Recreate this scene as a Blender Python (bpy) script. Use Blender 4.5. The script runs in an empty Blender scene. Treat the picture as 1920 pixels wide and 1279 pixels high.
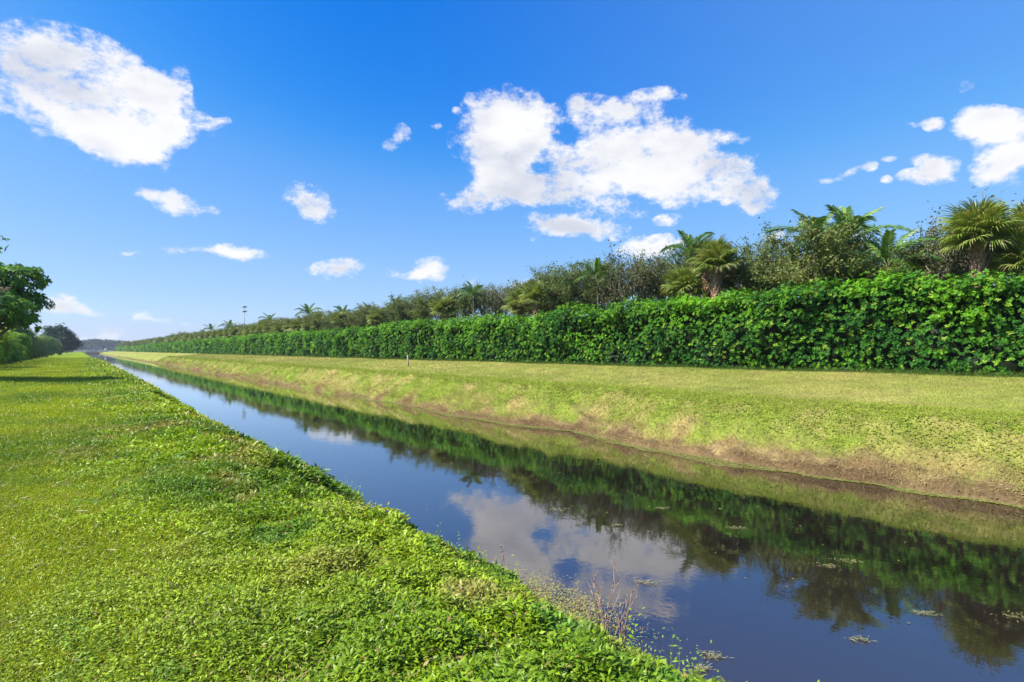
import bpy, math, random
import numpy as np
from mathutils import Vector, Matrix, Euler

rng = np.random.default_rng(7)
random.seed(7)
SC = bpy.context.scene
COL = SC.collection
PI = math.pi

# ------------------------------------------------------------------ camera
TH = math.radians(37.2)                 # canal runs along +Y, camera is turned right of it
CT, ST = math.cos(TH), math.sin(TH)
F_PX = 1067.0                           # focal length in pixels of the 1920 wide photograph
HZ = 657.0                              # horizon row
CAM_Z = 3.0
cam_d = bpy.data.cameras.new('camera'); cam = bpy.data.objects.new('camera', cam_d); COL.objects.link(cam)
cam_d.lens = 36.0 * F_PX / 1920.0; cam_d.sensor_width = 36.0; cam_d.clip_start = 0.05; cam_d.clip_end = 6000
cam.location = (0, 0, CAM_Z)
PITCH = math.atan((HZ - 639.5) / F_PX)
cam.rotation_euler = (PI / 2 + PITCH, 0, -TH)
SC.camera = cam

# ------------------------------------------------------------------ sun, sky, exposure
SUN_EL = math.radians(49)
SUN_V = Vector((-0.93, 0.36, 0)).normalized()          # ground direction towards the sun
sd = bpy.data.lights.new('sun', 'SUN'); sun = bpy.data.objects.new('sun', sd); COL.objects.link(sun)
sd.energy = 5.0; sd.angle = math.radians(0.55); sd.color = (1.0, 0.95, 0.86)
to_sun = Vector((SUN_V.x * math.cos(SUN_EL), SUN_V.y * math.cos(SUN_EL), math.sin(SUN_EL)))
sun.rotation_euler = to_sun.to_track_quat('Z', 'Y').to_euler()
sun.location = (0, 0, 60)
SC.view_settings.view_transform = 'Standard'; SC.view_settings.look = 'None'
EXPO = 1.1; SC.view_settings.exposure = EXPO; SC.view_settings.gamma = 1.0
SC.cycles.max_bounces = 8; SC.cycles.transparent_max_bounces = 8
SC.cycles.use_adaptive_sampling = True; SC.cycles.adaptive_threshold = 0.01
SC.cycles.caustics_reflective = False; SC.cycles.caustics_refractive = False
SC.cycles.sample_clamp_indirect = 6.0
try: SC.cycles.use_denoising = True; SC.cycles.denoising_prefilter = 'ACCURATE'
except Exception: pass

def pix_dir(x, y):
    X = (x - 960) / F_PX; Z = -(y - HZ) / F_PX
    # level tangent plane of the heading (the small pitch only shifts the horizon)
    return Vector((X * CT + ST, -X * ST + CT, Z)).normalized()
def az_el(x, y):
    X = (x - 960) / F_PX; Z = -(y - HZ) / F_PX
    return math.atan(X), math.atan2(Z, math.hypot(1, X))

CLOUDS = [  # centre x, y, radius x, y, turn, weight   (converted to compass bearing and height in the sky)
 (45,130,135,95,0,1.3),(150,135,130,85,15,1.3),(235,190,130,100,25,1.3),(300,160,55,55,0,.7),(325,235,85,42,10,1.1),(150,235,150,70,20,.55),
 (205,255,125,50,24,1.2),(280,262,60,42,0,1.0),(405,232,34,14,-10,.45),
 (262,362,32,17,10,.9),(320,382,62,26,22,1.3),(395,398,26,12,10,.35),(235,375,24,14,0,.35),(150,317,24,5,0,.35),
 (575,372,52,40,10,1.1),(595,392,40,28,10,.8),
 (748,252,20,20,-50,.75),(725,275,26,24,-50,.8),(820,232,14,9,0,.35),(858,205,10,10,0,.35),(675,250,18,5,0,.25),
 (400,470,72,15,4,.9),(455,481,55,15,4,.85),(315,466,28,10,0,.6),(240,472,40,6,0,.15),
 (640,503,58,22,-6,1.0),(585,510,26,8,0,.3),(805,510,38,26,0,1.1),(770,518,30,11,0,.6),(735,512,28,16,10,.45),(885,528,16,11,-30,.45),
 (960,215,90,70,8,1.4),(1005,240,60,60,0,.9),(925,270,85,60,10,1.1),(945,335,80,60,5,1.2),(880,375,60,30,-8,.9),(1000,355,80,34,0,.9),(995,165,18,16,-60,.3),
 (1205,275,120,72,4,1.5),(1130,320,120,60,0,1.1),(1270,320,130,72,12,1.3),(1345,340,110,55,12,1.1),(1412,362,50,38,20,1.1),(1405,388,34,16,0,.8),
 (1120,205,75,34,12,.85),(1180,200,55,26,0,.7),(1080,190,26,26,0,.6),(1100,240,40,24,40,.55),(1240,183,55,17,5,.6),(1350,262,62,17,4,.75),(1385,300,45,24,0,.6),
 (1040,420,78,25,4,1.2),(1110,432,80,22,0,1.0),(1150,395,70,26,0,.55),(990,448,18,10,0,.4),(1255,412,28,14,0,.45),(1355,382,20,9,0,.5),
 (1870,225,85,38,-4,1.2),(1910,250,100,58,0,1.0),(1895,310,70,40,-10,.95),(1760,300,52,20,0,.8),(1750,325,62,20,-5,.9),(1752,228,26,14,0,.7),(1712,231,18,7,0,.3),(1630,262,18,12,30,.3),
 (1600,322,38,9,-22,.6),(1638,308,18,14,0,.5),(1548,336,22,7,0,.45),(1672,296,16,7,0,.4),(1672,334,14,9,0,.35),(1820,162,18,18,0,.35),
 (1225,465,78,26,-6,.85),(1280,460,55,14,0,.6),(1450,438,34,16,0,.7),(1600,437,44,22,0,.8),(975,538,40,22,0,.7),(1060,555,50,16,0,.5),(1060,355,90,38,0,1.0),(1060,290,50,34,0,.6),(1020,345,70,36,0,.7),
 (105,570,66,25,8,1.1),(160,583,42,14,18,.7),(275,597,44,17,4,.75),(330,606,50,9,4,.35),(205,624,36,15,5,1.0),(170,640,90,13,3,.75),(90,640,60,10,0,.6),
 # outside the frame, so that the rest of the sky is not empty
 (2300,260,160,70,5,1.2),(2500,420,220,50,0,1.1),(3200,300,400,110,0,1.2),(-350,330,140,60,0,1.1),(-800,240,250,80,0,1.1),(700,-420,210,100,0,1.1),(1500,-300,150,70,10,1.0),
]
def build_world():
    w = bpy.data.worlds.new('World'); SC.world = w; w.use_nodes = True
    nt = w.node_tree; nt.nodes.clear(); L = nt.links.new
    def nd(t, **k):
        n = nt.nodes.new(t)
        for a, b in k.items(): setattr(n, a, b)
        return n
    def math_(op, a, b=None, c=None, clamp=False):
        n = nd('ShaderNodeMath', operation=op); n.use_clamp = clamp
        for i, v in enumerate((a, b, c)):
            if v is None: continue
            if isinstance(v, (int, float)): n.inputs[i].default_value = v
            else: L(v, n.inputs[i])
        return n.outputs[0]
    tc = nd('ShaderNodeTexCoord'); d = tc.outputs['Generated']
    sky = nd('ShaderNodeTexSky', sky_type='NISHITA'); sky.sun_disc = False
    sky.sun_elevation = SUN_EL; sky.sun_rotation = math.atan2(SUN_V.x, SUN_V.y)
    sky.air_density = 1.0; sky.dust_density = 0.6; sky.ozone_density = 2.5; sky.altitude = 0
    hs = nd('ShaderNodeHueSaturation'); L(sky.outputs[0], hs.inputs['Color'])
    hs.inputs['Saturation'].default_value = SKY_SAT; hs.inputs['Value'].default_value = 1.0; hs.inputs['Hue'].default_value = 0.5
    tint = nd('ShaderNodeMix', data_type='RGBA', blend_type='MULTIPLY'); tint.inputs[0].default_value = 1
    L(hs.outputs[0], tint.inputs[6]); tint.inputs[7].default_value = (*SKY_TINT, 1)
    # bearing / height coordinates
    def dot(v):
        n = nd('ShaderNodeVectorMath', operation='DOT_PRODUCT'); L(d, n.inputs[0]); n.inputs[1].default_value = v
        return n.outputs['Value']
    f = dot((ST, CT, 0)); r = dot((CT, -ST, 0)); z = dot((0, 0, 1))
    az = math_('ARCTAN2', r, f); el = math_('ARCSINE', z)
    cx = nd('ShaderNodeCombineXYZ'); L(az, cx.inputs[0]); L(el, cx.inputs[1])
    # ragged edges: warp the coordinates with two sizes of noise
    def noise(scale, detail, rough=.55, vec=None, stretch=None):
        n = nd('ShaderNodeTexNoise'); n.inputs['Scale'].default_value = scale; n.inputs['Detail'].default_value = detail; n.inputs['Roughness'].default_value = rough
        src = d if vec is None else vec
        if stretch:
            m = nd('ShaderNodeMapping'); L(src, m.inputs[0]); m.inputs['Scale'].default_value = stretch; src = m.outputs[0]
        L(src, n.inputs['Vector']); return n
    wn = noise(7.0, 5, .6)
    sub = nd('ShaderNodeVectorMath', operation='SUBTRACT'); L(wn.outputs['Color'], sub.inputs[0]); sub.inputs[1].default_value = (.5, .5, .5)
    scl = nd('ShaderNodeVectorMath', operation='MULTIPLY'); L(sub.outputs[0], scl.inputs[0]); scl.inputs[1].default_value = (.055, .035, 0)
    add = nd('ShaderNodeVectorMath', operation='ADD'); L(cx.outputs[0], add.inputs[0]); L(scl.outputs[0], add.inputs[1])
    P = add.outputs[0]
    F = None; G = None
    for (x, y, rx, ry, rot, wt) in CLOUDS:
        a0, e0 = az_el(x, y)
        J = np.array([[(az_el(x + 5, y)[0] - az_el(x - 5, y)[0]) / 10, (az_el(x, y + 5)[0] - az_el(x, y - 5)[0]) / 10],
                      [(az_el(x + 5, y)[1] - az_el(x - 5, y)[1]) / 10, (az_el(x, y + 5)[1] - az_el(x, y - 5)[1]) / 10]])
        t = math.radians(rot)
        M = J @ np.array([[rx * math.cos(t), -ry * math.sin(t)], [rx * math.sin(t), ry * math.cos(t)]]) * 1.12
        U, S, Vt = np.linalg.svd(M)
        ang = math.atan2(U[1, 0], U[0, 0])
        m = nd('ShaderNodeMapping', vector_type='TEXTURE'); L(P, m.inputs[0])
        m.inputs['Location'].default_value = (a0, e0, 0); m.inputs['Rotation'].default_value = (0, 0, ang); m.inputs['Scale'].default_value = (S[0], S[1], 1)
        g = nd('ShaderNodeTexGradient', gradient_type='SPHERICAL'); L(m.outputs[0], g.inputs[0])
        v = math_('MULTIPLY', g.outputs['Fac'], wt) if F is None else math_('MULTIPLY_ADD', g.outputs['Fac'], wt, F)
        F = v
    n1 = noise(9, 9, .6, stretch=(1, 1, 1.6)); n2 = noise(38, 8, .7, stretch=(1, 1, 1.5))
    e = math_('MULTIPLY_ADD', n1.outputs['Fac'], 2.7, math_('MULTIPLY', n2.outputs['Fac'], 2.1))
    e = math_('SUBTRACT', e, 2.44)
    Fs = math_('MINIMUM', F, 1.0)
    gate = math_('MULTIPLY', F, 9.0, clamp=True)
    v = math_('MULTIPLY', math_('MULTIPLY_ADD', Fs, 1.0, e), gate)
    mr = nd('ShaderNodeMapRange', interpolation_type='SMOOTHSTEP'); L(v, mr.inputs[0])
    mr.inputs[1].default_value = .06; mr.inputs[2].default_value = .92
    # self-shading of the clouds: thick undersides are a little greyer
    sh = noise(6, 4, .5, stretch=(1, 1, 2.2))
    shr = nd('ShaderNodeMapRange', interpolation_type='SMOOTHSTEP'); L(sh.outputs['Fac'], shr.inputs[0]); shr.inputs[1].default_value = .36; shr.inputs[2].default_value = .66
    thick = nd('ShaderNodeMapRange'); L(F, thick.inputs[0]); thick.inputs[1].default_value = .25; thick.inputs[2].default_value = 1.0
    shf = math_('MULTIPLY', shr.outputs[0], thick.outputs[0])
    cc = nd('ShaderNodeMix', data_type='RGBA'); L(shf, cc.inputs[0])
    cc.inputs[6].default_value = (1.0, 1.0, 1.02, 1); cc.inputs[7].default_value = (.66, .70, .82, 1)
    # grade of the sky colour: deep blue overhead, pale blue low down
    sc0 = nd('ShaderNodeVectorMath', operation='SCALE'); L(tint.outputs[2], sc0.inputs[0]); sc0.inputs['Scale'].default_value = .166
    cv = nd('ShaderNodeRGBCurve'); L(sc0.outputs[0], cv.inputs['Color'])
    for ci, pts in enumerate((((0, 0), (.07, .0), (.10, .02), (.16, .145), (.30, .30), (.55, .46), (1, .75)), ((0, 0), (.26, .215), (.42, .425), (.95, .74), (1, .77)), ((0, 0), (.60, .80), (.74, .90), (.92, .98), (1, 1)))):
        c = cv.mapping.curves[ci]
        while len(c.points) > 2: c.points.remove(c.points[1])
        c.points[0].location = pts[0]; c.points[1].location = pts[-1]
        for q in pts[1:-1]: c.points.new(*q)
    cv.mapping.update()
    sc1 = nd('ShaderNodeVectorMath', operation='SCALE'); L(cv.outputs[0], sc1.inputs[0]); sc1.inputs['Scale'].default_value = 1 / (SKY_STR * 2 ** EXPO)
    veil = nd('ShaderNodeMapRange', interpolation_type='SMOOTHSTEP'); L(az, veil.inputs[0]); veil.inputs[1].default_value = -.35; veil.inputs[2].default_value = .85; veil.inputs[3].default_value = 0; veil.inputs[4].default_value = .34
    vm = nd('ShaderNodeMix', data_type='RGBA'); L(veil.outputs[0], vm.inputs[0]); L(sc1.outputs[0], vm.inputs[6]); k = 1 / (SKY_STR * 2 ** EXPO); vm.inputs[7].default_value = (.30 * k, .60 * k, 1.0 * k, 1)
    bg1 = nd('ShaderNodeBackground'); L(vm.outputs[2], bg1.inputs[0]); bg1.inputs[1].default_value = SKY_STR
    bg2 = nd('ShaderNodeBackground'); L(cc.outputs[2], bg2.inputs[0]); bg2.inputs[1].default_value = CLOUD_STR
    mx = nd('ShaderNodeMixShader'); L(mr.outputs[0], mx.inputs[0]); L(bg1.outputs[0], mx.inputs[1]); L(bg2.outputs[0], mx.inputs[2])
    out = nd('ShaderNodeOutputWorld'); L(mx.outputs[0], out.inputs[0])
    try: w.cycles.sampling_method = 'MANUAL'; w.cycles.sample_map_resolution = 512
    except Exception: pass
SKY_SAT = 1.25; SKY_TINT = (.85, 1.0, 1.12); SKY_STR = 0.10; CLOUD_STR = 1.0 / 2 ** EXPO
build_world()

# ------------------------------------------------------------------ small helpers
def tag(o, label=None, cat=None, group=None, kind=None):
    if label: o['label'] = label
    if cat: o['category'] = cat
    if group: o['group'] = group
    if kind: o['kind'] = kind
    return o
def empty(name, loc=(0, 0, 0), rz=0.0, s=1.0):
    o = bpy.data.objects.new(name, None); COL.objects.link(o); o.location = loc; o.rotation_euler = (0, 0, rz); o.scale = (s, s, s)
    o.empty_display_size = .3
    return o
def mesh_np(name, V, Fs, mat, parent=None, col=None, smooth=False, link=True):
    """Fs: (n,3) or (n,4) int array, or a list of such arrays"""
    V = np.asarray(V, dtype=np.float32).reshape(-1, 3)
    if isinstance(Fs, np.ndarray): Fs = [Fs]
    Fs = [np.asarray(f, dtype=np.int32) for f in Fs if len(f)]
    me = bpy.data.meshes.new(name)
    me.vertices.add(len(V)); me.vertices.foreach_set('co', V.ravel())
    loops = np.concatenate([f.ravel() for f in Fs]); sizes = np.concatenate([np.full(len(f), f.shape[1], np.int32) for f in Fs])
    me.loops.add(len(loops)); me.loops.foreach_set('vertex_index', loops)
    me.polygons.add(len(sizes)); starts = np.concatenate([[0], np.cumsum(sizes)[:-1]]).astype(np.int32)
    me.polygons.foreach_set('loop_start', starts); me.polygons.foreach_set('loop_total', sizes)
    if smooth: me.polygons.foreach_set('use_smooth', np.ones(len(sizes), bool))
    me.update(calc_edges=True)
    if col is not None:
        a = me.color_attributes.new('Col', 'FLOAT_COLOR', 'POINT')
        c = np.ones((len(V), 4), np.float32); c[:, :3] = col
        a.data.foreach_set('color', c.ravel())
    me.materials.append(mat)
    o = bpy.data.objects.new(name, me)
    if link: COL.objects.link(o)
    if parent is not None: o.parent = parent
    return o
def _h(ix, iy, iz, s):
    n = (ix * 374761393 + iy * 668265263 + iz * 2147483647 + s * 1274126177) & 0xFFFFFFFF
    n = ((n ^ (n >> 13)) * 1274126177) & 0xFFFFFFFF
    n = (n ^ (n >> 16)) & 0xFFFFFF
    return n / float(0xFFFFFF)
def vn(x, y, z=0.0, s=0):
    x, y, z = np.broadcast_arrays(np.asarray(x, float), np.asarray(y, float), np.asarray(z, float))
    ix, iy, iz = np.floor(x).astype(np.int64), np.floor(y).astype(np.int64), np.floor(z).astype(np.int64)
    fx, fy, fz = x - ix, y - iy, z - iz
    fx, fy, fz = [t * t * (3 - 2 * t) for t in (fx, fy, fz)]
    r = 0
    for a in (0, 1):
        for b in (0, 1):
            for c in (0, 1):
                r = r + _h(ix + a, iy + b, iz + c, s) * (fx if a else 1 - fx) * (fy if b else 1 - fy) * (fz if c else 1 - fz)
    return r
def fbm(x, y, z=0.0, o=4, s=0):
    r = 0; a = .5; k = 1.0
    for i in range(o):
        r = r + a * (vn(np.asarray(x) * k, np.asarray(y) * k, np.asarray(z) * k, s + i) - .5) * 2
        a *= .5; k *= 2.03
    return r
def unit(v): return v / np.maximum(np.linalg.norm(v, axis=-1, keepdims=True), 1e-9)
def rand_unit(n): return unit(rng.normal(size=(n, 3)))

class Leaves:
    """collects many small leaves; all end up in ONE mesh of the plant they belong to"""
    def __init__(s): s.V = []; s.F = []; s.C = []; s.n = 0
    def add(s, P, A, N, L, W, C, fold=.18, droop=.12, fine=False):
        n = len(P); A = unit(A); B = unit(np.cross(A, N)); N = np.cross(B, A)
        L = np.broadcast_to(np.asarray(L, float).reshape(-1, 1), (n, 1)); W = np.broadcast_to(np.asarray(W, float).reshape(-1, 1), (n, 1))
        C = np.broadcast_to(C, (n, 3))
        tip = P + A * L - N * L * droop
        l = P + A * L * .48 + B * W * .5 + N * W * fold; r = P + A * L * .48 - B * W * .5 + N * W * fold
        if fine:
            m = P + A * L * .52 + N * L * droop * .25
            V = np.stack([P, r, m, l, tip], 1); k = 5
            T = np.array([[0, 1, 2], [2, 1, 4], [4, 3, 2], [2, 3, 0]])
        else:
            V = np.stack([P, r, tip, l], 1); k = 4
            T = np.array([[0, 1, 2], [0, 2, 3]])
        F = (np.arange(n)[:, None, None] * k + T[None]).reshape(-1, 3) + s.n
        s.V.append(V.reshape(-1, 3)); s.F.append(F); s.C.append(np.repeat(C, k, axis=0)); s.n += n * k
    def blades(s, P, A, L, W, C, bend=.3):
        """grass blades standing along A and bowing over"""
        n = len(P); A = unit(A); side = unit(np.cross(A, rand_unit(n))); out = unit(np.cross(side, A))
        L = np.asarray(L, float).reshape(-1, 1) * np.ones((n, 1)); W = np.asarray(W, float).reshape(-1, 1) * np.ones((n, 1))
        C = np.broadcast_to(C, (n, 3))
        m = P + A * L * .55 + out * L * bend * .3; t = P + A * L * .92 + out * L * bend
        V = np.stack([P - side * W * .5, P + side * W * .5, m + side * W * .4, m - side * W * .4, t], 1)
        T = np.array([[0, 1, 2], [0, 2, 3], [3, 2, 4]])
        F = (np.arange(n)[:, None, None] * 5 + T[None]).reshape(-1, 3) + s.n
        s.V.append(V.reshape(-1, 3)); s.F.append(F); s.C.append(np.repeat(C, 5, axis=0)); s.n += n * 5
    def tri(s, V, F, C):
        s.V.append(V); s.F.append(F + s.n); s.C.append(np.broadcast_to(C, (len(V), 3))); s.n += len(V)
    def build(s, name, mat, parent=None, link=True):
        return mesh_np(name, np.concatenate(s.V), np.concatenate(s.F), mat, parent, np.concatenate(s.C), link=link)
def jitter(base, n, amt=.25, hue=.12):
    base = np.asarray(base, float); k = 1 + (rng.random((n, 1)) - .5) * 2 * amt
    h = 1 + (rng.random((n, 3)) - .5) * 2 * hue
    return np.clip(base * k * h, 0, 1)
def mixc(a, b, t):
    t = np.clip(np.asarray(t, float), 0, 1)[..., None]; return np.asarray(a) * (1 - t) + np.asarray(b) * t
def tube(pts, rad, sides=6, cap=True):
    pts = np.asarray(pts, float); rad = np.broadcast_to(rad, (len(pts),)); k = len(pts)
    T = unit(np.gradient(pts, axis=0)); ref = np.array([0.31, .87, .12]) if abs(T[0][2]) > .6 else np.array([0, 0, 1.])
    B = unit(np.cross(T, ref)); N = np.cross(B, T)
    a = np.arange(sides) / sides * 2 * PI
    V = pts[:, None] + rad[:, None, None] * (np.cos(a)[None, :, None] * B[:, None] + np.sin(a)[None, :, None] * N[:, None])
    V = V.reshape(-1, 3); F = []
    for i in range(k - 1):
        for j in range(sides):
            q = (i * sides + j, i * sides + (j + 1) % sides, (i + 1) * sides + (j + 1) % sides, (i + 1) * sides + j)
            F.append((q[0], q[1], q[2])); F.append((q[0], q[2], q[3]))
    if cap:
        for e, fl in ((0, True), (k - 1, False)):
            for j in range(1, sides - 1):
                t = (e * sides, e * sides + j, e * sides + j + 1); F.append(t[::-1] if fl else t)
    return V, np.array(F, int)
class Solid:
    def __init__(s): s.V = []; s.F = []; s.n = 0
    def add(s, V, F): s.V.append(np.asarray(V, float)); s.F.append(np.asarray(F) + s.n); s.n += len(V); return s
    def tube(s, pts, rad, sides=6): return s.add(*tube(pts, rad, sides))
    def box(s, c, h, rz=0):
        c = np.asarray(c, float); V = np.array([[x, y, z] for x in (-1, 1) for y in (-1, 1) for z in (-1, 1)], float) * h
        R = np.array([[math.cos(rz), -math.sin(rz), 0], [math.sin(rz), math.cos(rz), 0], [0, 0, 1]])
        F = np.array([[0, 1, 3], [0, 3, 2], [4, 6, 7], [4, 7, 5], [0, 4, 5], [0, 5, 1], [2, 3, 7], [2, 7, 6], [0, 2, 6], [0, 6, 4], [1, 5, 7], [1, 7, 3]])
        return s.add(V @ R.T + c, F)
    def build(s, name, mat, parent=None, smooth=False, link=True): return mesh_np(name, np.concatenate(s.V), np.concatenate(s.F), mat, parent, smooth=smooth, link=link)

# ------------------------------------------------------------------ materials
def new_mat(name):
    m = bpy.data.materials.new(name); m.use_nodes = True; nt = m.node_tree; nt.nodes.clear()
    return m, nt, nt.links.new
def leaf_mat(name, rough=.5, trans=.3, spec=.4, tint=(1, 1, 1)):
    m, nt, L = new_mat(name)
    at = nt.nodes.new('ShaderNodeAttribute'); at.attribute_name = 'Col'
    p = nt.nodes.new('ShaderNodeBsdfPrincipled'); p.inputs['Roughness'].default_value = rough; p.inputs['Specular IOR Level'].default_value = spec
    t = nt.nodes.new('ShaderNodeBsdfTranslucent'); mx = nt.nodes.new('ShaderNodeMixShader'); o = nt.nodes.new('ShaderNodeOutputMaterial')
    g = nt.nodes.new('ShaderNodeMix'); g.data_type = 'RGBA'; g.blend_type = 'MULTIPLY'; g.inputs[0].default_value = 1; g.inputs[7].default_value = (1.25, 1.15, .5, 1)
    L(at.outputs['Color'], p.inputs['Base Color']); L(at.outputs['Color'], g.inputs[6]); L(g.outputs[2], t.inputs['Color'])
    mx.inputs[0].default_value = trans; L(p.outputs[0], mx.inputs[1]); L(t.outputs[0], mx.inputs[2]); L(mx.outputs[0], o.inputs[0])
    return m
def rough_mat(name, c1, c2, scale=6, rough=.9, bump=.3, detail=6, dist=.02):
    m, nt, L = new_mat(name)
    tc = nt.nodes.new('ShaderNodeTexCoord'); n = nt.nodes.new('ShaderNodeTexNoise'); n.inputs['Scale'].default_value = scale; n.inputs['Detail'].default_value = detail
    L(tc.outputs['Object'], n.inputs['Vector'])
    r = nt.nodes.new('ShaderNodeValToRGB'); r.color_ramp.elements[0].position = .35; r.color_ramp.elements[1].position = .65
    r.color_ramp.elements[0].color = (*c1, 1); r.color_ramp.elements[1].color = (*c2, 1); L(n.outputs['Fac'], r.inputs[0])
    p = nt.nodes.new('ShaderNodeBsdfPrincipled'); p.inputs['Roughness'].default_value = rough; L(r.outputs[0], p.inputs['Base Color'])
    b = nt.nodes.new('ShaderNodeBump'); b.inputs['Strength'].default_value = bump; b.inputs['Distance'].default_value = dist; L(n.outputs['Fac'], b.inputs['Height']); L(b.outputs[0], p.inputs['Normal'])
    o = nt.nodes.new('ShaderNodeOutputMaterial'); L(p.outputs[0], o.inputs[0])
    return m
M_LEAF = leaf_mat('glossy_leaf', .5, .3, .12)
M_SHRUB = leaf_mat('shrub_leaf', .6, .42, .12)
M_COVER = leaf_mat('ground_cover_leaf', .42, .3, .24)
M_GRASS = leaf_mat('grass_blade', .6, .3, .10)
M_DULL = leaf_mat('dull_leaf', .6, .25, .12)
M_PALM = leaf_mat('palm_leaf', .42, .22, .3)
M_BARK = rough_mat('bark', (.09, .075, .06), (.2, .17, .14), 9, .95, .6)
M_BOOT = rough_mat('palm_boot', (.15, .08, .042), (.42, .26, .16), 12, .95, .7)
M_TWIG = rough_mat('dead_twig', (.17, .10, .07), (.32, .23, .18), 14, .9, .3)
M_WOOD = rough_mat('weathered_post', (.28, .25, .2), (.45, .41, .35), 20, .9, .4)
M_CONC = rough_mat('concrete', (.26, .26, .27), (.38, .38, .38), 1.5, .85, .2)
M_STEEL = rough_mat('grey_metal', (.18, .19, .21), (.26, .27, .29), 5, .55, .1)
M_WHITE = rough_mat('white_paint', (.7, .7, .7), (.8, .8, .8), 5, .5, .05)
M_GREENSTEM = rough_mat('green_stem', (.06, .12, .02), (.1, .18, .03), 9)
M_ORANGE = rough_mat('flower_centre', (.45, .15, .01), (.6, .22, .02), 9)
M_ASPH = rough_mat('asphalt', (.045, .045, .048), (.07, .07, .07), 3, .9, .2)

# ------------------------------------------------------------------ terrain
PW = np.array([-3000, -12, -3, 0, 1.7, 2.6, 3.3, 3.95, 4.25, 5.0, 9, 13.2, 13.95, 14.18, 14.30, 15.0, 15.7, 16.4, 17.0, 18.0, 24.3, 30, 3000])
PZ = np.array([1.34, 1.34, 1.33, 1.30, 1.23, .98, .52, .10, -.06, -.5, -1.3, -.45, -.03, .02, .20, .42, .88, 1.30, 1.45, 1.55, 2.12, 2.18, 2.2])
U_END = 640.0
def wob(w, u):
    l = .50 * fbm(u / 2.2, 3.1, 0, 3, 11) + .55 * fbm(u / 22., 1.7, 0, 2, 12) * np.clip((u - 10) / 20, 0, 1)
    r = .75 * fbm(u / 3.0, 8.3, 0, 3, 13) + .5 * fbm(u / 18., 5.7, 0, 2, 14)
    bl = np.clip((w - 1.0) / 1.5, 0, 1) * np.clip((9 - w) / 3, 0, 1)
    br = np.clip((w - 10) / 3, 0, 1) * np.clip((19 - w) / 3, 0, 1)
    return l * bl + r * br
def gz(w, u):
    w = np.asarray(w, float); u = np.asarray(u, float)
    q = w + wob(w, u)
    z = np.interp(q, PW, PZ)
    slope = np.clip((q - 14.1) / .5, 0, 1) * np.clip((17.2 - q) / .8, 0, 1)
    z = z + slope * (.30 * fbm(w / .9, u / 1.1, 0, 3, 21) + .16 * fbm(w / .3, u / .35, 0, 2, 22))
    foot = np.clip((q - 14.15) / .15, 0, 1) * np.clip((15.5 - q) / .8, 0, 1)
    z = z - foot * .30 * np.clip(fbm(w / .5, u / .7, 0, 3, 29) - .06, 0, .5) + foot * .22 * np.clip(fbm(w / .6 + 5, u / .8, 0, 3, 30), 0, .6)
    lawn = np.clip((2.4 - q) / 1.0, 0, 1); near = np.clip((60 - np.abs(u)) / 40, 0, 1)
    z = z + lawn * near * (.035 * fbm(w / 1.1, u / 1.1, 0, 3, 23) + .012 * fbm(w / .25, u / .25, 0, 2, 24))
    cov = np.clip((q - 1.2) / 1.0, 0, 1) * np.clip((4.1 - q) / .5, 0, 1)
    z = z + cov * near * .09 * fbm(w / .5, u / .5, 0, 3, 25)
    z = z + np.clip((q - 17.5) / 2, 0, 1) * .05 * fbm(w / 2.5, u / 3.0, 0, 3, 26)
    # the ground closes behind the bridge at the far end
    e = np.clip((u - (U_END + 4)) / 10, 0, 1); z = z * (1 - e) + 1.75 * e
    return z
def steps(spec):
    out = []
    for a, b, h in spec: out.append(np.arange(a, b, h))
    return np.concatenate(out)
def ground_color(w, u):
    q = w + wob(w, u)
    n1 = fbm(w / 3, u / 4, 0, 4, 31); n2 = fbm(w / .9, u / 1.1, 0, 3, 32); n3 = fbm(w / 9, u / 14, 0, 3, 33)
    GL = mixc((.12, .20, .008), (.20, .27, .010), .5 + n1 * .9)            # left lawn
    GL = mixc(GL, np.array((.22, .22, .03)), np.clip(n2 * 1.1, 0, 1) * .5)
    under = np.array((.030, .035, .012))  # dark gaps between the near leaves: their shade put into the ground colour
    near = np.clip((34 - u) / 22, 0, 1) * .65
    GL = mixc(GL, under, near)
    GR = mixc((.19, .225, .04), (.28, .26, .07), .5 + n1 * .8 + n3 * .6)        # right lawn, drier
    GR = mixc(GR, (.30, .23, .09), np.clip(n2 * .9 - .12, 0, 1))
    SL = mixc((.16, .21, .03), (.27, .22, .08), .35 + n2 * 1.3)                  # weedy slope
    BR = mixc((.31, .235, .11), (.14, .095, .045), .45 + n2 * 1.5)                  # bare and dead at the foot
    bed = np.array((.05, .036, .02))
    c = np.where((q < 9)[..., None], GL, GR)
    s = np.clip((17.1 - q) / .6, 0, 1) * (q > 9); c = mixc(c, SL, s)
    b = np.clip((14.66 + .8 * n1 + 1.0 * n2 - q) / .4, 0, 1) * (q > 9); c = mixc(c, BR, b)
    lip = np.exp(-((q - 14.26 - .12 * n2) / .13) ** 2) * np.clip(.75 + 1.2 * n1, 0, 1); c = mixc(c, (.085, .052, .03), lip * .85)
    bb = np.clip((.04 - np.interp(q, PW, PZ)) / .1, 0, 1); c = mixc(c, bed, bb)
    return c
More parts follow.
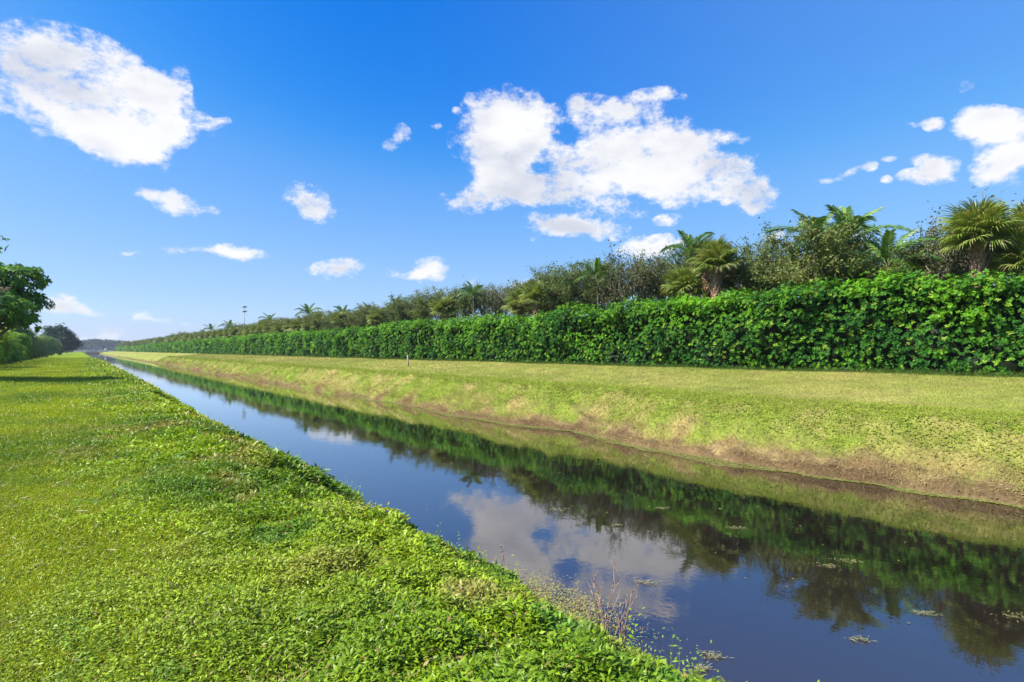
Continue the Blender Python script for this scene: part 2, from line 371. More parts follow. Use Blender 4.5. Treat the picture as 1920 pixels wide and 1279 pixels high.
def build_ground():
    W = steps([(-1400, -300, 275), (-300, -40, 32), (-40, -8, 2), (-8, -3, .25), (-3, 5, .09), (5, 13.4, .7), (13.4, 17.6, .09), (17.6, 26, .3), (26, 40, 1.5), (40, 300, 32), (300, 1401, 275)])
    U = steps([(-400, -30, 60), (-30, -4, .8), (-4, 1, .25), (1, 16, .11), (16, 40, .22), (40, 90, .5), (90, 200, 1.4), (200, 640, 6), (640, 680, 4), (680, 1500, 150)])
    w, u = np.meshgrid(W, U, indexing='ij'); z = gz(w, u)
    V = np.stack([w, u, z], -1).reshape(-1, 3); nu = len(U)
    i = (np.arange(len(W) - 1)[:, None] * nu + np.arange(nu - 1)[None]).ravel()
    F = np.stack([i, i + nu, i + nu + 1, i + 1], 1)
    m, nt, L = new_mat('ground_soil_and_turf')
    at = nt.nodes.new('ShaderNodeAttribute'); at.attribute_name = 'Col'
    tc = nt.nodes.new('ShaderNodeTexCoord')
    def nz(s, d, st=(1, 1, 1)):
        mp = nt.nodes.new('ShaderNodeMapping'); mp.inputs['Scale'].default_value = st; L(tc.outputs['Object'], mp.inputs[0])
        n = nt.nodes.new('ShaderNodeTexNoise'); n.inputs['Scale'].default_value = s; n.inputs['Detail'].default_value = d; n.inputs['Roughness'].default_value = .65; L(mp.outputs[0], n.inputs[0]); return n
    a = nz(1.1, 8); b = nz(14, 6); c = nz(.16, 5)
    def ramp(n, lo, hi, p0=.3, p1=.7):
        r = nt.nodes.new('ShaderNodeMapRange'); L(n.outputs['Fac'], r.inputs[0]); r.inputs[1].default_value = p0; r.inputs[2].default_value = p1; r.inputs[3].default_value = lo; r.inputs[4].default_value = hi; return r.outputs[0]
    def mul(x, y):
        q = nt.nodes.new('ShaderNodeMath'); q.operation = 'MULTIPLY'; L(x, q.inputs[0]); L(y, q.inputs[1]); return q.outputs[0]
    k = mul(mul(ramp(a, .72, 1.25), ramp(b, .6, 1.35)), ramp(c, .8, 1.18))
    vm = nt.nodes.new('ShaderNodeVectorMath'); vm.operation = 'SCALE'; L(at.outputs['Color'], vm.inputs[0]); L(k, vm.inputs['Scale'])
    p = nt.nodes.new('ShaderNodeBsdfPrincipled'); p.inputs['Roughness'].default_value = .95; p.inputs['Specular IOR Level'].default_value = .04; L(vm.outputs[0], p.inputs['Base Color'])
    bu = nt.nodes.new('ShaderNodeBump'); bu.inputs['Strength'].default_value = .8; bu.inputs['Distance'].default_value = .06; L(b.outputs['Fac'], bu.inputs['Height']); L(bu.outputs[0], p.inputs['Normal'])
    o = nt.nodes.new('ShaderNodeOutputMaterial'); L(p.outputs[0], o.inputs[0])
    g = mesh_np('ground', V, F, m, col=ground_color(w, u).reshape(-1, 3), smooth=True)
    tag(g, kind='structure')
build_ground()

def build_water():
    m, nt, L = new_mat('canal_water')
    tc = nt.nodes.new('ShaderNodeTexCoord')
    def nz(s, d, st=(1, 1, 1), r=.5):
        mp = nt.nodes.new('ShaderNodeMapping'); mp.inputs['Scale'].default_value = st; L(tc.outputs['Object'], mp.inputs[0])
        n = nt.nodes.new('ShaderNodeTexNoise'); n.inputs['Scale'].default_value = s; n.inputs['Detail'].default_value = d; n.inputs['Roughness'].default_value = r; L(mp.outputs[0], n.inputs[0]); return n
    r1 = nz(2.2, 3, (1, .8, 1)); r2 = nz(13, 3, (1.2, .8, 1)); r3 = nz(.35, 2)
    gm = nt.nodes.new('ShaderNodeMapRange'); L(r3.outputs['Fac'], gm.inputs[0]); gm.inputs[1].default_value = .38; gm.inputs[2].default_value = .66; gm.inputs[3].default_value = .35; gm.inputs[4].default_value = 1.0
    s2 = nt.nodes.new('ShaderNodeMath'); s2.operation = 'MULTIPLY'; L(r2.outputs['Fac'], s2.inputs[0]); L(gm.outputs[0], s2.inputs[1])
    b1 = nt.nodes.new('ShaderNodeBump'); b1.inputs['Strength'].default_value = .045; b1.inputs['Distance'].default_value = .03; L(r1.outputs['Fac'], b1.inputs['Height'])
    b2 = nt.nodes.new('ShaderNodeBump'); b2.inputs['Strength'].default_value = .07; b2.inputs['Distance'].default_value = .008; L(s2.outputs[0], b2.inputs['Height']); L(b1.outputs[0], b2.inputs['Normal'])
    fr = nt.nodes.new('ShaderNodeFresnel'); fr.inputs['IOR'].default_value = 2.4; L(b2.outputs[0], fr.inputs['Normal'])
    df = nt.nodes.new('ShaderNodeBsdfDiffuse')
    mk = nz(.5, 4); cr = nt.nodes.new('ShaderNodeValToRGB'); L(mk.outputs['Fac'], cr.inputs[0])
    cr.color_ramp.elements[0].position = .35; cr.color_ramp.elements[0].color = (.007, .006, .005, 1); cr.color_ramp.elements[1].position = .7; cr.color_ramp.elements[1].color = (.016, .011, .009, 1)
    sx = nt.nodes.new('ShaderNodeSeparateXYZ'); L(tc.outputs['Object'], sx.inputs[0])
    wm = nt.nodes.new('ShaderNodeMapRange'); wm.interpolation_type = 'SMOOTHSTEP'; L(sx.outputs[0], wm.inputs[0]); wm.inputs[1].default_value = 4.2; wm.inputs[2].default_value = 9.5; wm.inputs[3].default_value = 1; wm.inputs[4].default_value = 0
    sm = nt.nodes.new('ShaderNodeMix'); sm.data_type = 'RGBA'; L(wm.outputs[0], sm.inputs[0]); L(cr.outputs[0], sm.inputs[6]); sm.inputs[7].default_value = (.024, .017, .012, 1)
    L(sm.outputs[2], df.inputs[0])
    gl = nt.nodes.new('ShaderNodeBsdfGlossy'); gl.inputs['Roughness'].default_value = .005; gl.inputs['Color'].default_value = (.93, .93, .95, 1); L(b2.outputs[0], gl.inputs['Normal'])
    fa = nt.nodes.new('ShaderNodeMath'); fa.operation = 'MULTIPLY_ADD'; fa.use_clamp = True; L(fr.outputs[0], fa.inputs[0]); fa.inputs[1].default_value = 1.7; fa.inputs[2].default_value = -.16
    mx = nt.nodes.new('ShaderNodeMixShader'); L(fa.outputs[0], mx.inputs[0]); L(df.outputs[0], mx.inputs[1]); L(gl.outputs[0], mx.inputs[2])
    o = nt.nodes.new('ShaderNodeOutputMaterial'); L(mx.outputs[0], o.inputs[0])
    V = np.array([[2.6, -60, 0], [15.6, -60, 0], [15.6, U_END + 9, 0], [2.6, U_END + 9, 0]], float)
    tag(mesh_np('water', V, np.array([[0, 1, 2, 3]]), m), kind='structure')
build_water()

# ------------------------------------------------------------------ far bank hedge
HW = 24.3; H_END = 600.0
def hedge_noise(u, z):
    a = fbm(u / 1.5, z / 1.7, 0, 2, 41); b = fbm(u / .5, z / .42, 0, 2, 42)
    return .75 * a + .50 * b + .35 * fbm(u / 7, z / 5, 0, 2, 43)
def hedge_top(u):
    return 3.42 + .3 * np.clip((14 - u) / 12, 0, 1) + .50 * fbm(u / 1.4, 0.3, 0, 3, 45) + .40 * fbm(u / 7.5, 9.3, 0, 2, 46)
def hedge_pt(u, s):
    """s 0..1 runs up the face, over the shoulder and back across the top"""
    H = hedge_top(u); base = 2.10
    face = s < .58; sh = (s >= .58) & (s < .78); f = s / .58; g = (s - .58) / .20; k = (s - .78) / .22
    z = np.where(face, f * (H - .5), np.where(sh, H - .5 + .5 * np.sin(np.clip(g, 0, 1) * PI / 2), H))
    x = np.where(face, 0.0, np.where(sh, .55 * (1 - np.cos(np.clip(g, 0, 1) * PI / 2)), .55 + np.clip(k, 0, 1) * 1.5))
    nx = np.where(face, -1.0, np.where(sh, -np.cos(np.clip(g, 0, 1) * PI / 2), 0)); nz_ = np.where(face, .18, np.where(sh, np.sin(np.clip(g, 0, 1) * PI / 2) + .1, 1.0))
    d = hedge_noise(u, z + x) + .12 * (z / H) - .15 * (1 - np.clip(z / .5, 0, 1))
    w = HW + .45 + x + nx * d; zz = base + z + np.maximum(nz_ - .18, 0) * d * .6
    return np.stack([w, u, zz], -1), unit(np.stack([nx, 0 * nx, nz_], -1)), d
def build_hedge():
    lv = Leaves()
    # near-black core sheet, shade of the gaps painted in, kept well behind the leaves
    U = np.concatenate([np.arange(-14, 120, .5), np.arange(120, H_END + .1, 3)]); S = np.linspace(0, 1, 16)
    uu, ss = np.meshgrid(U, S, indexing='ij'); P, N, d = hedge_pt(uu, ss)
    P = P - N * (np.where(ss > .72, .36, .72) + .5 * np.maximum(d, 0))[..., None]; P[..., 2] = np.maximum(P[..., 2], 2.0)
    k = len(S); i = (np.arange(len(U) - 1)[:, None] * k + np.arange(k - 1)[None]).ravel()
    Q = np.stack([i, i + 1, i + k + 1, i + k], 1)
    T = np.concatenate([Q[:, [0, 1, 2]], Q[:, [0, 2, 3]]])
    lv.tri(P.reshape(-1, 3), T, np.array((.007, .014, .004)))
    for (u0, u1, cell, ll, nl) in ((-9, 34, .125, .105, 7), (34, 75, .165, .135, 6), (75, 150, .24, .20, 6), (150, 300, .40, .34, 6), (300, H_END, .75, .62, 5)):
        n = int((u1 - u0) * 6.3 / (cell * cell) * 1.05)
        u = rng.uniform(u0, u1, n); s = np.where(rng.random(n) < .26, rng.uniform(.55, 1, n), rng.random(n) ** .9)
        P, N, d = hedge_pt(u, s)
        dep = rng.random(n) ** 1.6; P = P - N * (dep * .50)[:, None] + rng.normal(size=(n, 3)) * .05
        # sprigs that stick out of the top
        topm = (s > .6) & (rng.random(n) < .14); P[topm, 2] += rng.random(topm.sum()) * .30
        N = unit(N + rng.normal(size=(n, 3)) * .42 + np.array([0, 0, .35]))
        lit_leaf_tone = np.clip(.36 + .9 * fbm(u / 1.6, P[:, 2] / 1.2, 0, 2, 51) + .5 * (rng.random(n) - .5) + .45 * fbm(u / .5, P[:, 2] / .42, 0, 2, 42) - dep * .35 + (s - .45) * .55, 0, 1)  # leaf tone varies at random; light painted in: bumps and top brighter, inside darker
        cc = mixc((.026, .110, .014), (.145, .36, .014), lit_leaf_tone)
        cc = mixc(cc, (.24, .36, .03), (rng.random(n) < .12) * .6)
        t = unit(np.cross(N, rand_unit(n))); b = np.cross(N, t)
        for j in range(nl):
            a = (j / nl) * 2 * PI + rng.random(n) * .9
            up = .35 + .55 * rng.random(n)
            A = unit(t * np.cos(a)[:, None] + b * np.sin(a)[:, None] + N * up[:, None])
            LN = unit(N * 1.0 - A * .2 + rng.normal(size=(n, 3)) * .25)
            L = ll * (.65 + .6 * rng.random(n))
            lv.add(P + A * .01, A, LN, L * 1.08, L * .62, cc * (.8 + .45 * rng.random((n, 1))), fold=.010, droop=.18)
    tag(lv.build('hedge', M_LEAF), 'long bright green broad-leaved hedge along the far canal bank', 'hedge')
build_hedge()

# ------------------------------------------------------------------ trees
def branch_tree(seed, h, spread, trunk_h, r0, lean=0, nb=6, depth=3):
    """trunk and limbs as one skeleton; returns the solid and the twig ends"""
    rr = random.Random(seed); so = Solid(); tips = []
    def grow(p, d, ln, r, lv):
        pts = [p]; q = np.array(p, float); dd = np.array(d, float)
        for k in range(4):
            dd = dd + np.array([rr.gauss(0, .12), rr.gauss(0, .12), rr.gauss(.04, .06)]); dd /= np.linalg.norm(dd)
            q = q + dd * ln / 4; pts.append(q.copy())
        so.tube(pts, np.linspace(r, r * .55, 5), 6 if lv == 0 else (5 if lv == 1 else 4))
        if lv >= depth: tips.append(q); return
        for j in range(nb if lv == 0 else rr.randint(3, 4)):
            a = j * 2.4 + rr.random() * .8; fr = rr.uniform(.55, 1.0) if lv else rr.uniform(.7, 1.0)
            s = pts[min(4, max(1, int(round(fr * 4))))]
            out = np.array([math.cos(a), math.sin(a), 0]); up = rr.uniform(.35, 1.4) if lv == 0 else rr.uniform(-.1, 1.0)
            nd_ = out * spread + np.array([0, 0, up]) + dd * .5; nd_ /= np.linalg.norm(nd_)
            grow(s, nd_, (h - trunk_h) * (.46 if lv == 0 else .30 if lv == 1 else .19) * rr.uniform(.75, 1.2), r * (.55 if lv == 0 else .5), lv + 1)
        tips.append(q)
    grow(np.array([0, 0, -.2]), (lean, 0, 1), trunk_h + .2, r0, 0)
    return so, np.array(tips)
class Kind: pass
def make_parts(meshes):
    """meshes: list of (part name, object) -> prototype that place() copies"""
    return meshes
USED = set()
def place(proto, name, x, y, z, rz, s, label, cat, group=None, sz=None):
    root = empty(name, (x, y, z), rz, s)
    if sz: root.scale = (s, s, sz)
    for (pn, ob, mtx) in proto:
        c = ob.copy(); c.name = pn; COL.objects.link(c); c.parent = root
        if mtx is not None: c.matrix_local = mtx
    tag(root, label, cat, group); return root
def scrub_tree(seed, h=6.4, leafc=((.072, .12, .038), (.15, .20, .07)), n_leaf=17000, ls=.10, spread=.9, wide=2.1, gaps=.35):
    so, tips = branch_tree(seed, h, spread, 2.0, .10, nb=8)
    # bring the skeleton to its real height and width
    V = np.concatenate(so.V); sc = np.array([wide / np.percentile(np.abs(V[:, 0]), 98), wide / np.percentile(np.abs(V[:, 1]), 98), h / V[:, 2].max()])
    so.V = [v * sc for v in so.V]; r2 = np.random.default_rng(seed)
    tr = so.build('trunk', M_BARK, link=False)
    V = np.concatenate(so.V); hi = V[:, 2] > h * .42; V = V[hi]
    out = np.hypot(V[:, 0], V[:, 1]) / wide + np.maximum(V[:, 2] / h - .4, 0); pr = out ** 1.0; pr /= pr.sum()
    lv = Leaves(); n = n_leaf; c = V[r2.choice(len(V), n, p=pr)]
    P = c + r2.normal(size=(n, 3)) * np.array([.15, .15, .14]) * r2.uniform(.3, 1.4, (n, 1))
    g = fbm(P[:, 0] / .55 + seed, P[:, 1] / .55, P[:, 2] / .5, 2, 17); P = P[g > -gaps]; n = len(P)
    A = unit(r2.normal(size=(n, 3)) + np.array([0, 0, -.1])); N = unit(r2.normal(size=(n, 3)) + np.array([0, 0, .8]))
    t = .5 + .9 * fbm(P[:, 0] / .8, P[:, 1] / .8 + seed, P[:, 2] / .8, 2, 18); C = mixc(leafc[0], leafc[1], np.clip(t + .3 * r2.normal(size=n), 0, 1))
    red = r2.random(n) < .05; C[red] = C[red] * np.array([1.35, .75, .8])
    L = ls * (.6 + .8 * r2.random(n))
    lv.add(P, A, N, L, L * .55, C, fold=.008, droop=.1)
    cr = lv.build('crown', M_DULL, link=False)
    return [('trunk', tr, None), ('crown', cr, None)]
SCRUB = [scrub_tree(101, 6.2, wide=2.2), scrub_tree(102, 6.6, spread=.7, wide=1.5, n_leaf=12000), scrub_tree(103, 5.9, spread=1.1, wide=2.5, n_leaf=22000, gaps=.6, leafc=((.10, .14, .035), (.18, .22, .065))),
         scrub_tree(104, 6.4, leafc=((.075, .095, .045), (.15, .16, .08)), n_leaf=7500, spread=.7, wide=1.8, gaps=.15), scrub_tree(105, 6.3, leafc=((.085, .12, .035), (.15, .17, .06)), n_leaf=16000, spread=.8, wide=2.0)]

def fan_frond(seed, R=.90, pet=.62, nseg=40, c0=(.12, .19, .025), c1=(.22, .27, .06)):
    """one costapalmate frond: petiole along +X from the origin, blade at its end, arching down"""
    r = random.Random(seed); lv = Leaves(); so = []
    pts = [(0, 0, 0), (pet * .5, 0, .03), (pet, 0, -.06)]
    V, F = tube(pts, np.array([.028, .018, .012]), 4); lv.tri(V, F, np.array(c1) * 1.05)
    col = np.array(c0); hub = np.array([pet, 0, -.06])
    for i in range(nseg):
        t = (i / (nseg - 1)) * 2 - 1; a = t * 2.35
        ln = R * (1.0 - .28 * abs(t) ** 1.5) * r.uniform(.9, 1.08)
        st = hub + np.array([.28 * (1 - abs(t)), 0, -.04 * (1 - abs(t))])
        d = np.array([math.cos(a), math.sin(a), .10 - .15 * (1 - abs(t))]); d /= np.linalg.norm(d)
        side = np.array([-math.sin(a), math.cos(a), 0]); w = .050 * R / .95
        twist = r.uniform(-.5, .5); side = side + np.array([0, 0, twist + (.35 if i % 2 else -.35)])
        side /= np.linalg.norm(side)
        p1 = st + d * ln * .5; dr = r.uniform(.18, .50)
        p2 = st + d * ln * .8 - np.array([0, 0, ln * dr * .35]); p3 = st + d * ln * r.uniform(.92, 1.0) - np.array([0, 0, ln * dr])
        V = np.array([st - side * w * .3, st + side * w * .3, p1 + side * w * .6, p1 - side * w * .6, p2 + side * w * .38, p2 - side * w * .38, p3])
        F = np.array([[0, 1, 2], [0, 2, 3], [3, 2, 4], [3, 4, 5], [5, 4, 6]])
        k = r.random(); C = np.array(c0) * (1 - k) + np.array(c1) * k
        if r.random() < .07: C = np.array((.30, .26, .10))
        lv.tri(V, F, C)
    return np.concatenate(lv.V), np.concatenate(lv.F), np.concatenate(lv.C)
FANS = [fan_frond(i) for i in range(4)]
DEADFAN = fan_frond(9, .8, .7, 26, (.20, .15, .07), (.30, .23, .12))
def fan_layout(seed, n=34):
    r = random.Random(seed); out = []
    for i in range(n):
        e = 82 - 88 * (i / (n - 1)) ** .9 + r.uniform(-8, 8); az = i * 137.5 + r.uniform(-14, 14)
        roll = r.uniform(-.5, .5)
        M = Matrix.Rotation(math.radians(az), 4, 'Z') @ Matrix.Rotation(-math.radians(e), 4, 'Y') @ Matrix.Rotation(roll, 4, 'X')
        M = Matrix.Translation((0, 0, .12 * math.sin(math.radians(e)))) @ M @ Matrix.Scale(r.uniform(.88, 1.1), 4)
        out.append((M, r.randrange(4) if e > -12 or r.random() < .5 else 4))
    return out
def boots_trunk(h, r0, r1, seed):
    rr = random.Random(seed); so = Solid()
    zs = np.linspace(-.2, h, 12); so.tube([(0, 0, z) for z in zs], np.interp(zs, [0, h], [r0, r1]) * .82, 14)
    n = int(h / .055); 
    for i in range(n * 2):
        z = i / (n * 2) * h + .02; a = i * 2.39996; R = np.interp(z, [0, h], [r0, r1]) * .80
        ca, sa = math.cos(a), math.sin(a); o = np.array([ca, sa, 0]); s = np.array([-sa, ca, 0]); w = .085 * r0 / .3; l = rr.uniform(.20, .34)
        b = o * R + np.array([0, 0, z]); t = o * (R + rr.uniform(.05, .12)) + s * rr.uniform(-.04, .04) + np.array([0, 0, z + l])
        th = o * .035
        V = np.array([b - s * w, b + s * w, t + s * w * .35, t - s * w * .35, b - s * w * .8 + th, b + s * w * .8 + th, t + s * w * .3 + th * .5, t - s * w * .3 + th * .5])
        F = np.array([[4, 5, 6], [4, 6, 7], [0, 4, 7], [0, 7, 3], [1, 2, 6], [1, 6, 5], [3, 7, 6], [3, 6, 2]])
        so.add(V, F)
    return so
def join_fans(layout, fans):
    lv = Leaves()
    for M, k in layout:
        V, F, C = fans[k]; R = np.array(M)
        lv.tri(V @ R[:3, :3].T + R[:3, 3], F, C)
    return lv
FRONDS = [mesh_np('frond', V, F, M_PALM, col=C, link=False) for V, F, C in FANS + [DEADFAN]]
SABAL_H = 4.4
SABAL_TRUNK = boots_trunk(SABAL_H, .29, .35, 3).build('trunk', M_BOOT, link=False)
def up(M, h): return Matrix.Translation((0, 0, h)) @ M
def sabal_near(seed, n=36): return [('trunk', SABAL_TRUNK, None)] + [('frond', FRONDS[k], up(M, SABAL_H + .05)) for M, k in fan_layout(seed, n)]
def sabal_far(seed):
    lay = [(up(M, SABAL_H + .05), k) for M, k in fan_layout(seed, 30)]
    return [('trunk', SABAL_TRUNK, None), ('crown', join_fans(lay, FANS + [DEADFAN]).build('crown', M_PALM, link=False), None)]
SABAL_FAR = [sabal_far(21), sabal_far(22)]

def feather_frond(seed, R=2.3, c0=(.055, .14, .03), c1=(.12, .22, .045), arch=.9, npair=44):
    r = random.Random(seed); lv = Leaves(); pts = []; p = np.array([0., 0, 0]); a = 0.0
    for i in range(13):
        pts.append(p.copy()); a = -arch * (i / 12) ** 1.5 * 1.5
        p = p + np.array([math.cos(a), 0, math.sin(a)]) * R / 12
    pts = np.array(pts); V, F = tube(pts, np.linspace(.03, .006, 13), 4); lv.tri(V, F, np.array((.13, .2, .06)))
    for i in range(npair):
        t = .14 + .86 * i / (npair - 1); k = t * 12; j = min(11, int(k)); q = pts[j] * (1 - (k - j)) + pts[j + 1] * (k - j); tg = unit(pts[j + 1] - pts[j])
        for sd in (-1, 1):
            ln = .62 * R / 2.3 * math.sin(min(1, t * 1.0 + .12) * PI * .86) ** .6 * r.uniform(.85, 1.1); ln = max(ln, .12)
            upv = np.array([0, 0, 1.]); side = np.array([0, sd, 0.])
            d = unit(tg * .75 + side * .9 + upv * r.uniform(-.1, .45)); m = q + d * ln * .55; e = q + d * ln * .92 - np.array([0, 0, ln * r.uniform(.2, .5)])
            wv = unit(np.cross(d, upv + side * .4)) * .022
            V = np.array([q - wv * .5, q + wv * .5, m + wv, m - wv, e]); F = np.array([[0, 1, 2], [0, 2, 3], [3, 2, 4]])
            kk = r.random(); lv.tri(V, F, np.array(c0) * (1 - kk) + np.array(c1) * kk)
    return np.concatenate(lv.V), np.concatenate(lv.F), np.concatenate(lv.C)
FEATH = [feather_frond(31, arch=.75), feather_frond(32, 2.1, arch=1.05), feather_frond(33, 1.8, c0=(.07, .17, .03), c1=(.16, .27, .04), arch=.5)]
FEATH_O = [mesh_np('frond', V, F, M_PALM, col=C, link=False) for V, F, C in FEATH]
def feather_layout(seed, n=11):
    r = random.Random(seed); out = []
    for i in range(n):
        e = 74 - 66 * (i / (n - 1)) + r.uniform(-6, 6); az = i * 137.5 + r.uniform(-15, 15)
        out.append((Matrix.Rotation(math.radians(az), 4, 'Z') @ Matrix.Rotation(-math.radians(e), 4, 'Y') @ Matrix.Rotation(r.uniform(-.5, .5), 4, 'X'), 2 if e > 60 else r.randrange(2)))
    return out
FEA_H = 4.2
so = Solid(); so.tube([(0, 0, -.2), (0, 0, 1.5), (.03, 0, 3.3), (.03, 0, FEA_H - .5)], np.array([.14, .11, .09, .085]), 10); so.tube([(.03, 0, FEA_H - .5), (.03, 0, FEA_H - .3), (0, 0, FEA_H + .1)], np.array([.10, .11, .05]), 10)
FEA_TRUNK = so.build('trunk', M_BARK, link=False)
def feather_near(seed, n=11): return [('trunk', FEA_TRUNK, None)] + [('frond', FEATH_O[k], up(M, FEA_H)) for M, k in feather_layout(seed, n)]
FEA_FAR = [[('trunk', FEA_TRUNK, None), ('crown', join_fans([(up(M, FEA_H), k) for M, k in feather_layout(41 + q, 12)], FEATH).build('crown', M_PALM, link=False), None)] for q in range(2)]

def at(px, w):
    """ground point on the line w metres across the canal that is seen in photograph column px"""
    X = (px - 960) / F_PX; t = w / (X * CT + ST); return w, t * (-X * ST + CT), t
def h_at(px, py, w): return CAM_Z + (HZ - py) / F_PX * at(px, w)[2]
GB = 2.15
# fan palms: column, row of the crown's middle, w, scale, label
SAB = [
 (1838, 442, 27.4, 1.03, 'big fan palm with thick booted trunk, tallest crown near the right edge'),
 (1938, 440, 30.5, 1.0, 'fan palm partly cut by the right edge, its crown above its neighbour'),
 (1925, 500, 28.0, .95, 'low fan palm at the right edge below the taller crown'),
 (1344, 496, 27.6, 1.0, 'yellow-green fan palm with a bare reddish trunk above the hedge'),
 (1284, 540, 27.8, .95, 'fan palm crown just left of the reddish fan palm trunk'),
 (1325, 486, 30.0, .9, 'fan palm crown behind the reddish fan palm trunk, slightly left'),
 (1008, 562, 27.6, 1.0, 'rounded fan palm crown over the middle of the hedge'),
 (975, 575, 28.2, .9, 'lower fan palm crown left of the rounded one mid-hedge'),
 (832, 584, 27.8, .95, 'fan palm with drooping pale fronds behind the hedge, above the small post'),
 (708, 600, 27.6, .85, 'squat fan palm crown left of the small post'),
 (637, 602, 28, .85, 'pale fan palm crown peeping over the hedge between two squat ones'),
]
for i, (px, py, w, s, lab) in enumerate(SAB):
    x, y, t = at(px, w); H = h_at(px, py, w); hh = SABAL_H + .1
    far = i >= 6
    if not far: s *= .87
    o = place(SABAL_FAR[i % 2] if far else sabal_near(50 + i, 36), 'fan_palm', x, y, H - hh * s, random.random() * 6, s, lab, 'palm tree', 'fan palms behind the hedge')
# feather palms
FEA = [
 (1590, 452, 28.3, 1.10, 'feather palm behind the big round scrub tree, dark fronds upright'),
 (1532, 452, 28.0, 1.0, 'feather palm with a bright green frond arching left beside the round tree'),
 (1663, 496, 27.8, .95, 'low feather palm with spreading green fronds between two scrub trees'),
 (1297, 478, 29.5, .95, 'feather palm whose spiky tip rises behind the reddish-trunked fan palm'),
 (1122, 520, 28.6, .8, 'feather palm tip left of the thin leggy tree'),
 (888, 548, 28.6, .8, 'feather palm crown standing among grey scrub trees mid-hedge'),
 (746, 572, 31, .9, 'feather palm with upright tuft above the small post'),
 (692, 580, 31, .9, 'feather palm crown two left of the small post'),
 (643, 583, 31, .9, 'feather palm in a pair left of the small post, dark tuft'),
 (577, 582, 31, 1.05, 'lone dark feather palm above the tree line, right of the mast'),
 (505, 596, 31, 1.05, 'dark feather palm just right of the tall thin mast'),
 (430, 607, 31, 1.1, 'broad dark feather palm left of the tall thin mast'),
 (395, 611, 31, 1.0, 'dark feather palm next to the broad one left of the mast'),
 (341, 624, 31, 1.1, 'small distant feather palm poking from the far tree line'),
 (288, 636, 31, 1.1, 'tiny dark feather palm near the far end of the hedge'),
 (225, 640, 30, 1.5, 'last feather palm at the far end of the hedge'),
]
for i, (px, py, w, s, lab) in enumerate(FEA):
    x, y, t = at(px, w); H = h_at(px, py + (7 if i > 4 else 0), w)
    if i < 4: pr = feather_near(70 + i, 11)
    else: pr = FEA_FAR[i % 2]
    sc = s * (1 if i < 9 else 1.1); sc = min(sc, 1.5)
    place(pr, 'feather_palm', x, y, H - FEA_H * sc, random.random() * 6, sc, lab, 'palm tree', 'feather palms behind the hedge')
# small-leaved scrub trees: column, top row, w, kind, width
SCR = [
 (1780, 398, 29.5, 3, 'thin leggy tree with dark leaves left of the big right-hand palm'),
 (1740, 450, 31.5, 1, 'grey-green tree filling the gap left of the big right-hand palm'),
 (1700, 490, 29.0, 2, 'low bushy tree behind the low feather palm'),
 (1565, 428, 28.8, 2, 'dense rounded olive-brown tree in front of a feather palm'),
 (1612, 480, 31.0, 0, 'loose grey tree on the right shoulder of the rounded tree'),
 (1500, 470, 30.5, 4, 'grey-green tree left of the feather palm with a bright frond'),
 (1436, 442, 29.5, 1, 'upright dark-tipped tree between the fan palm and feather palms'),
 (1405, 490, 31.2, 4, 'olive tree just right of the reddish fan palm trunk'),
 (1265, 478, 31.0, 0, 'brownish tree behind the left fan palm pair'),
 (1202, 478, 29.5, 3, 'thin see-through tree with purple-brown leaves'),
 (1240, 500, 32.0, 1, 'small grey tree right of the see-through tree'),
 (1155, 490, 30.0, 1, 'grey upright tree left of the see-through tree'),
 (1082, 506, 30.0, 0, 'rounded grey-brown tree, first left of the feather palm tip'),
 (1022, 515, 31.5, 4, 'grey tree rising behind the rounded fan palm crown'),
 (945, 530, 30.0, 3, 'thin reddish tree left of the rounded fan palm'),
 (912, 545, 31.5, 0, 'grey-brown tree beside the mid-hedge feather palm'),
 (862, 545, 30.0, 1, 'grey tree behind the drooping fan palm'),
 (808, 552, 31.0, 2, 'brown-grey tree left of the drooping fan palm'),
 (775, 562, 30.0, 0, 'brown-grey tree right above the small post'),
 (1478, 492, 31.5, 2, 'low olive tree filling behind the dark-tipped tree'),
 (1322, 500, 32.5, 0, 'grey-green tree showing through behind the reddish fan palm'),
 (1640, 478, 32.0, 4, 'grey-green tree behind the low feather palm, right of the rounded tree'),
 (1118, 512, 32.0, 4, 'green-grey tree between the rounded grey-brown tree and the upright one'),
 (1052, 532, 31.0, 2, 'olive tree right of the rounded fan palm crown'),
 (978, 540, 32.0, 0, 'grey-brown tree just behind the lower fan palm mid-hedge'),
 (1870, 420, 32.5, 0, 'grey-green tree behind the big fan palm at the right'),
]
n_s = 0
for (px, py, w, k, lab) in SCR:
    x, y, t = at(px, w); H = h_at(px, py, w); pr = SCRUB[k]
    z0 = 2.15; base_h = (6.2, 6.6, 5.9, 6.4, 6.3)[k] * 1.02; s = (H - z0) / base_h * (1.10 if px < 1300 else 1.06)
    place(pr, 'scrub_tree', x, y, z0, random.random() * 6, s * 1.05, lab, 'tree', 'small-leaved trees behind the hedge', sz=s)
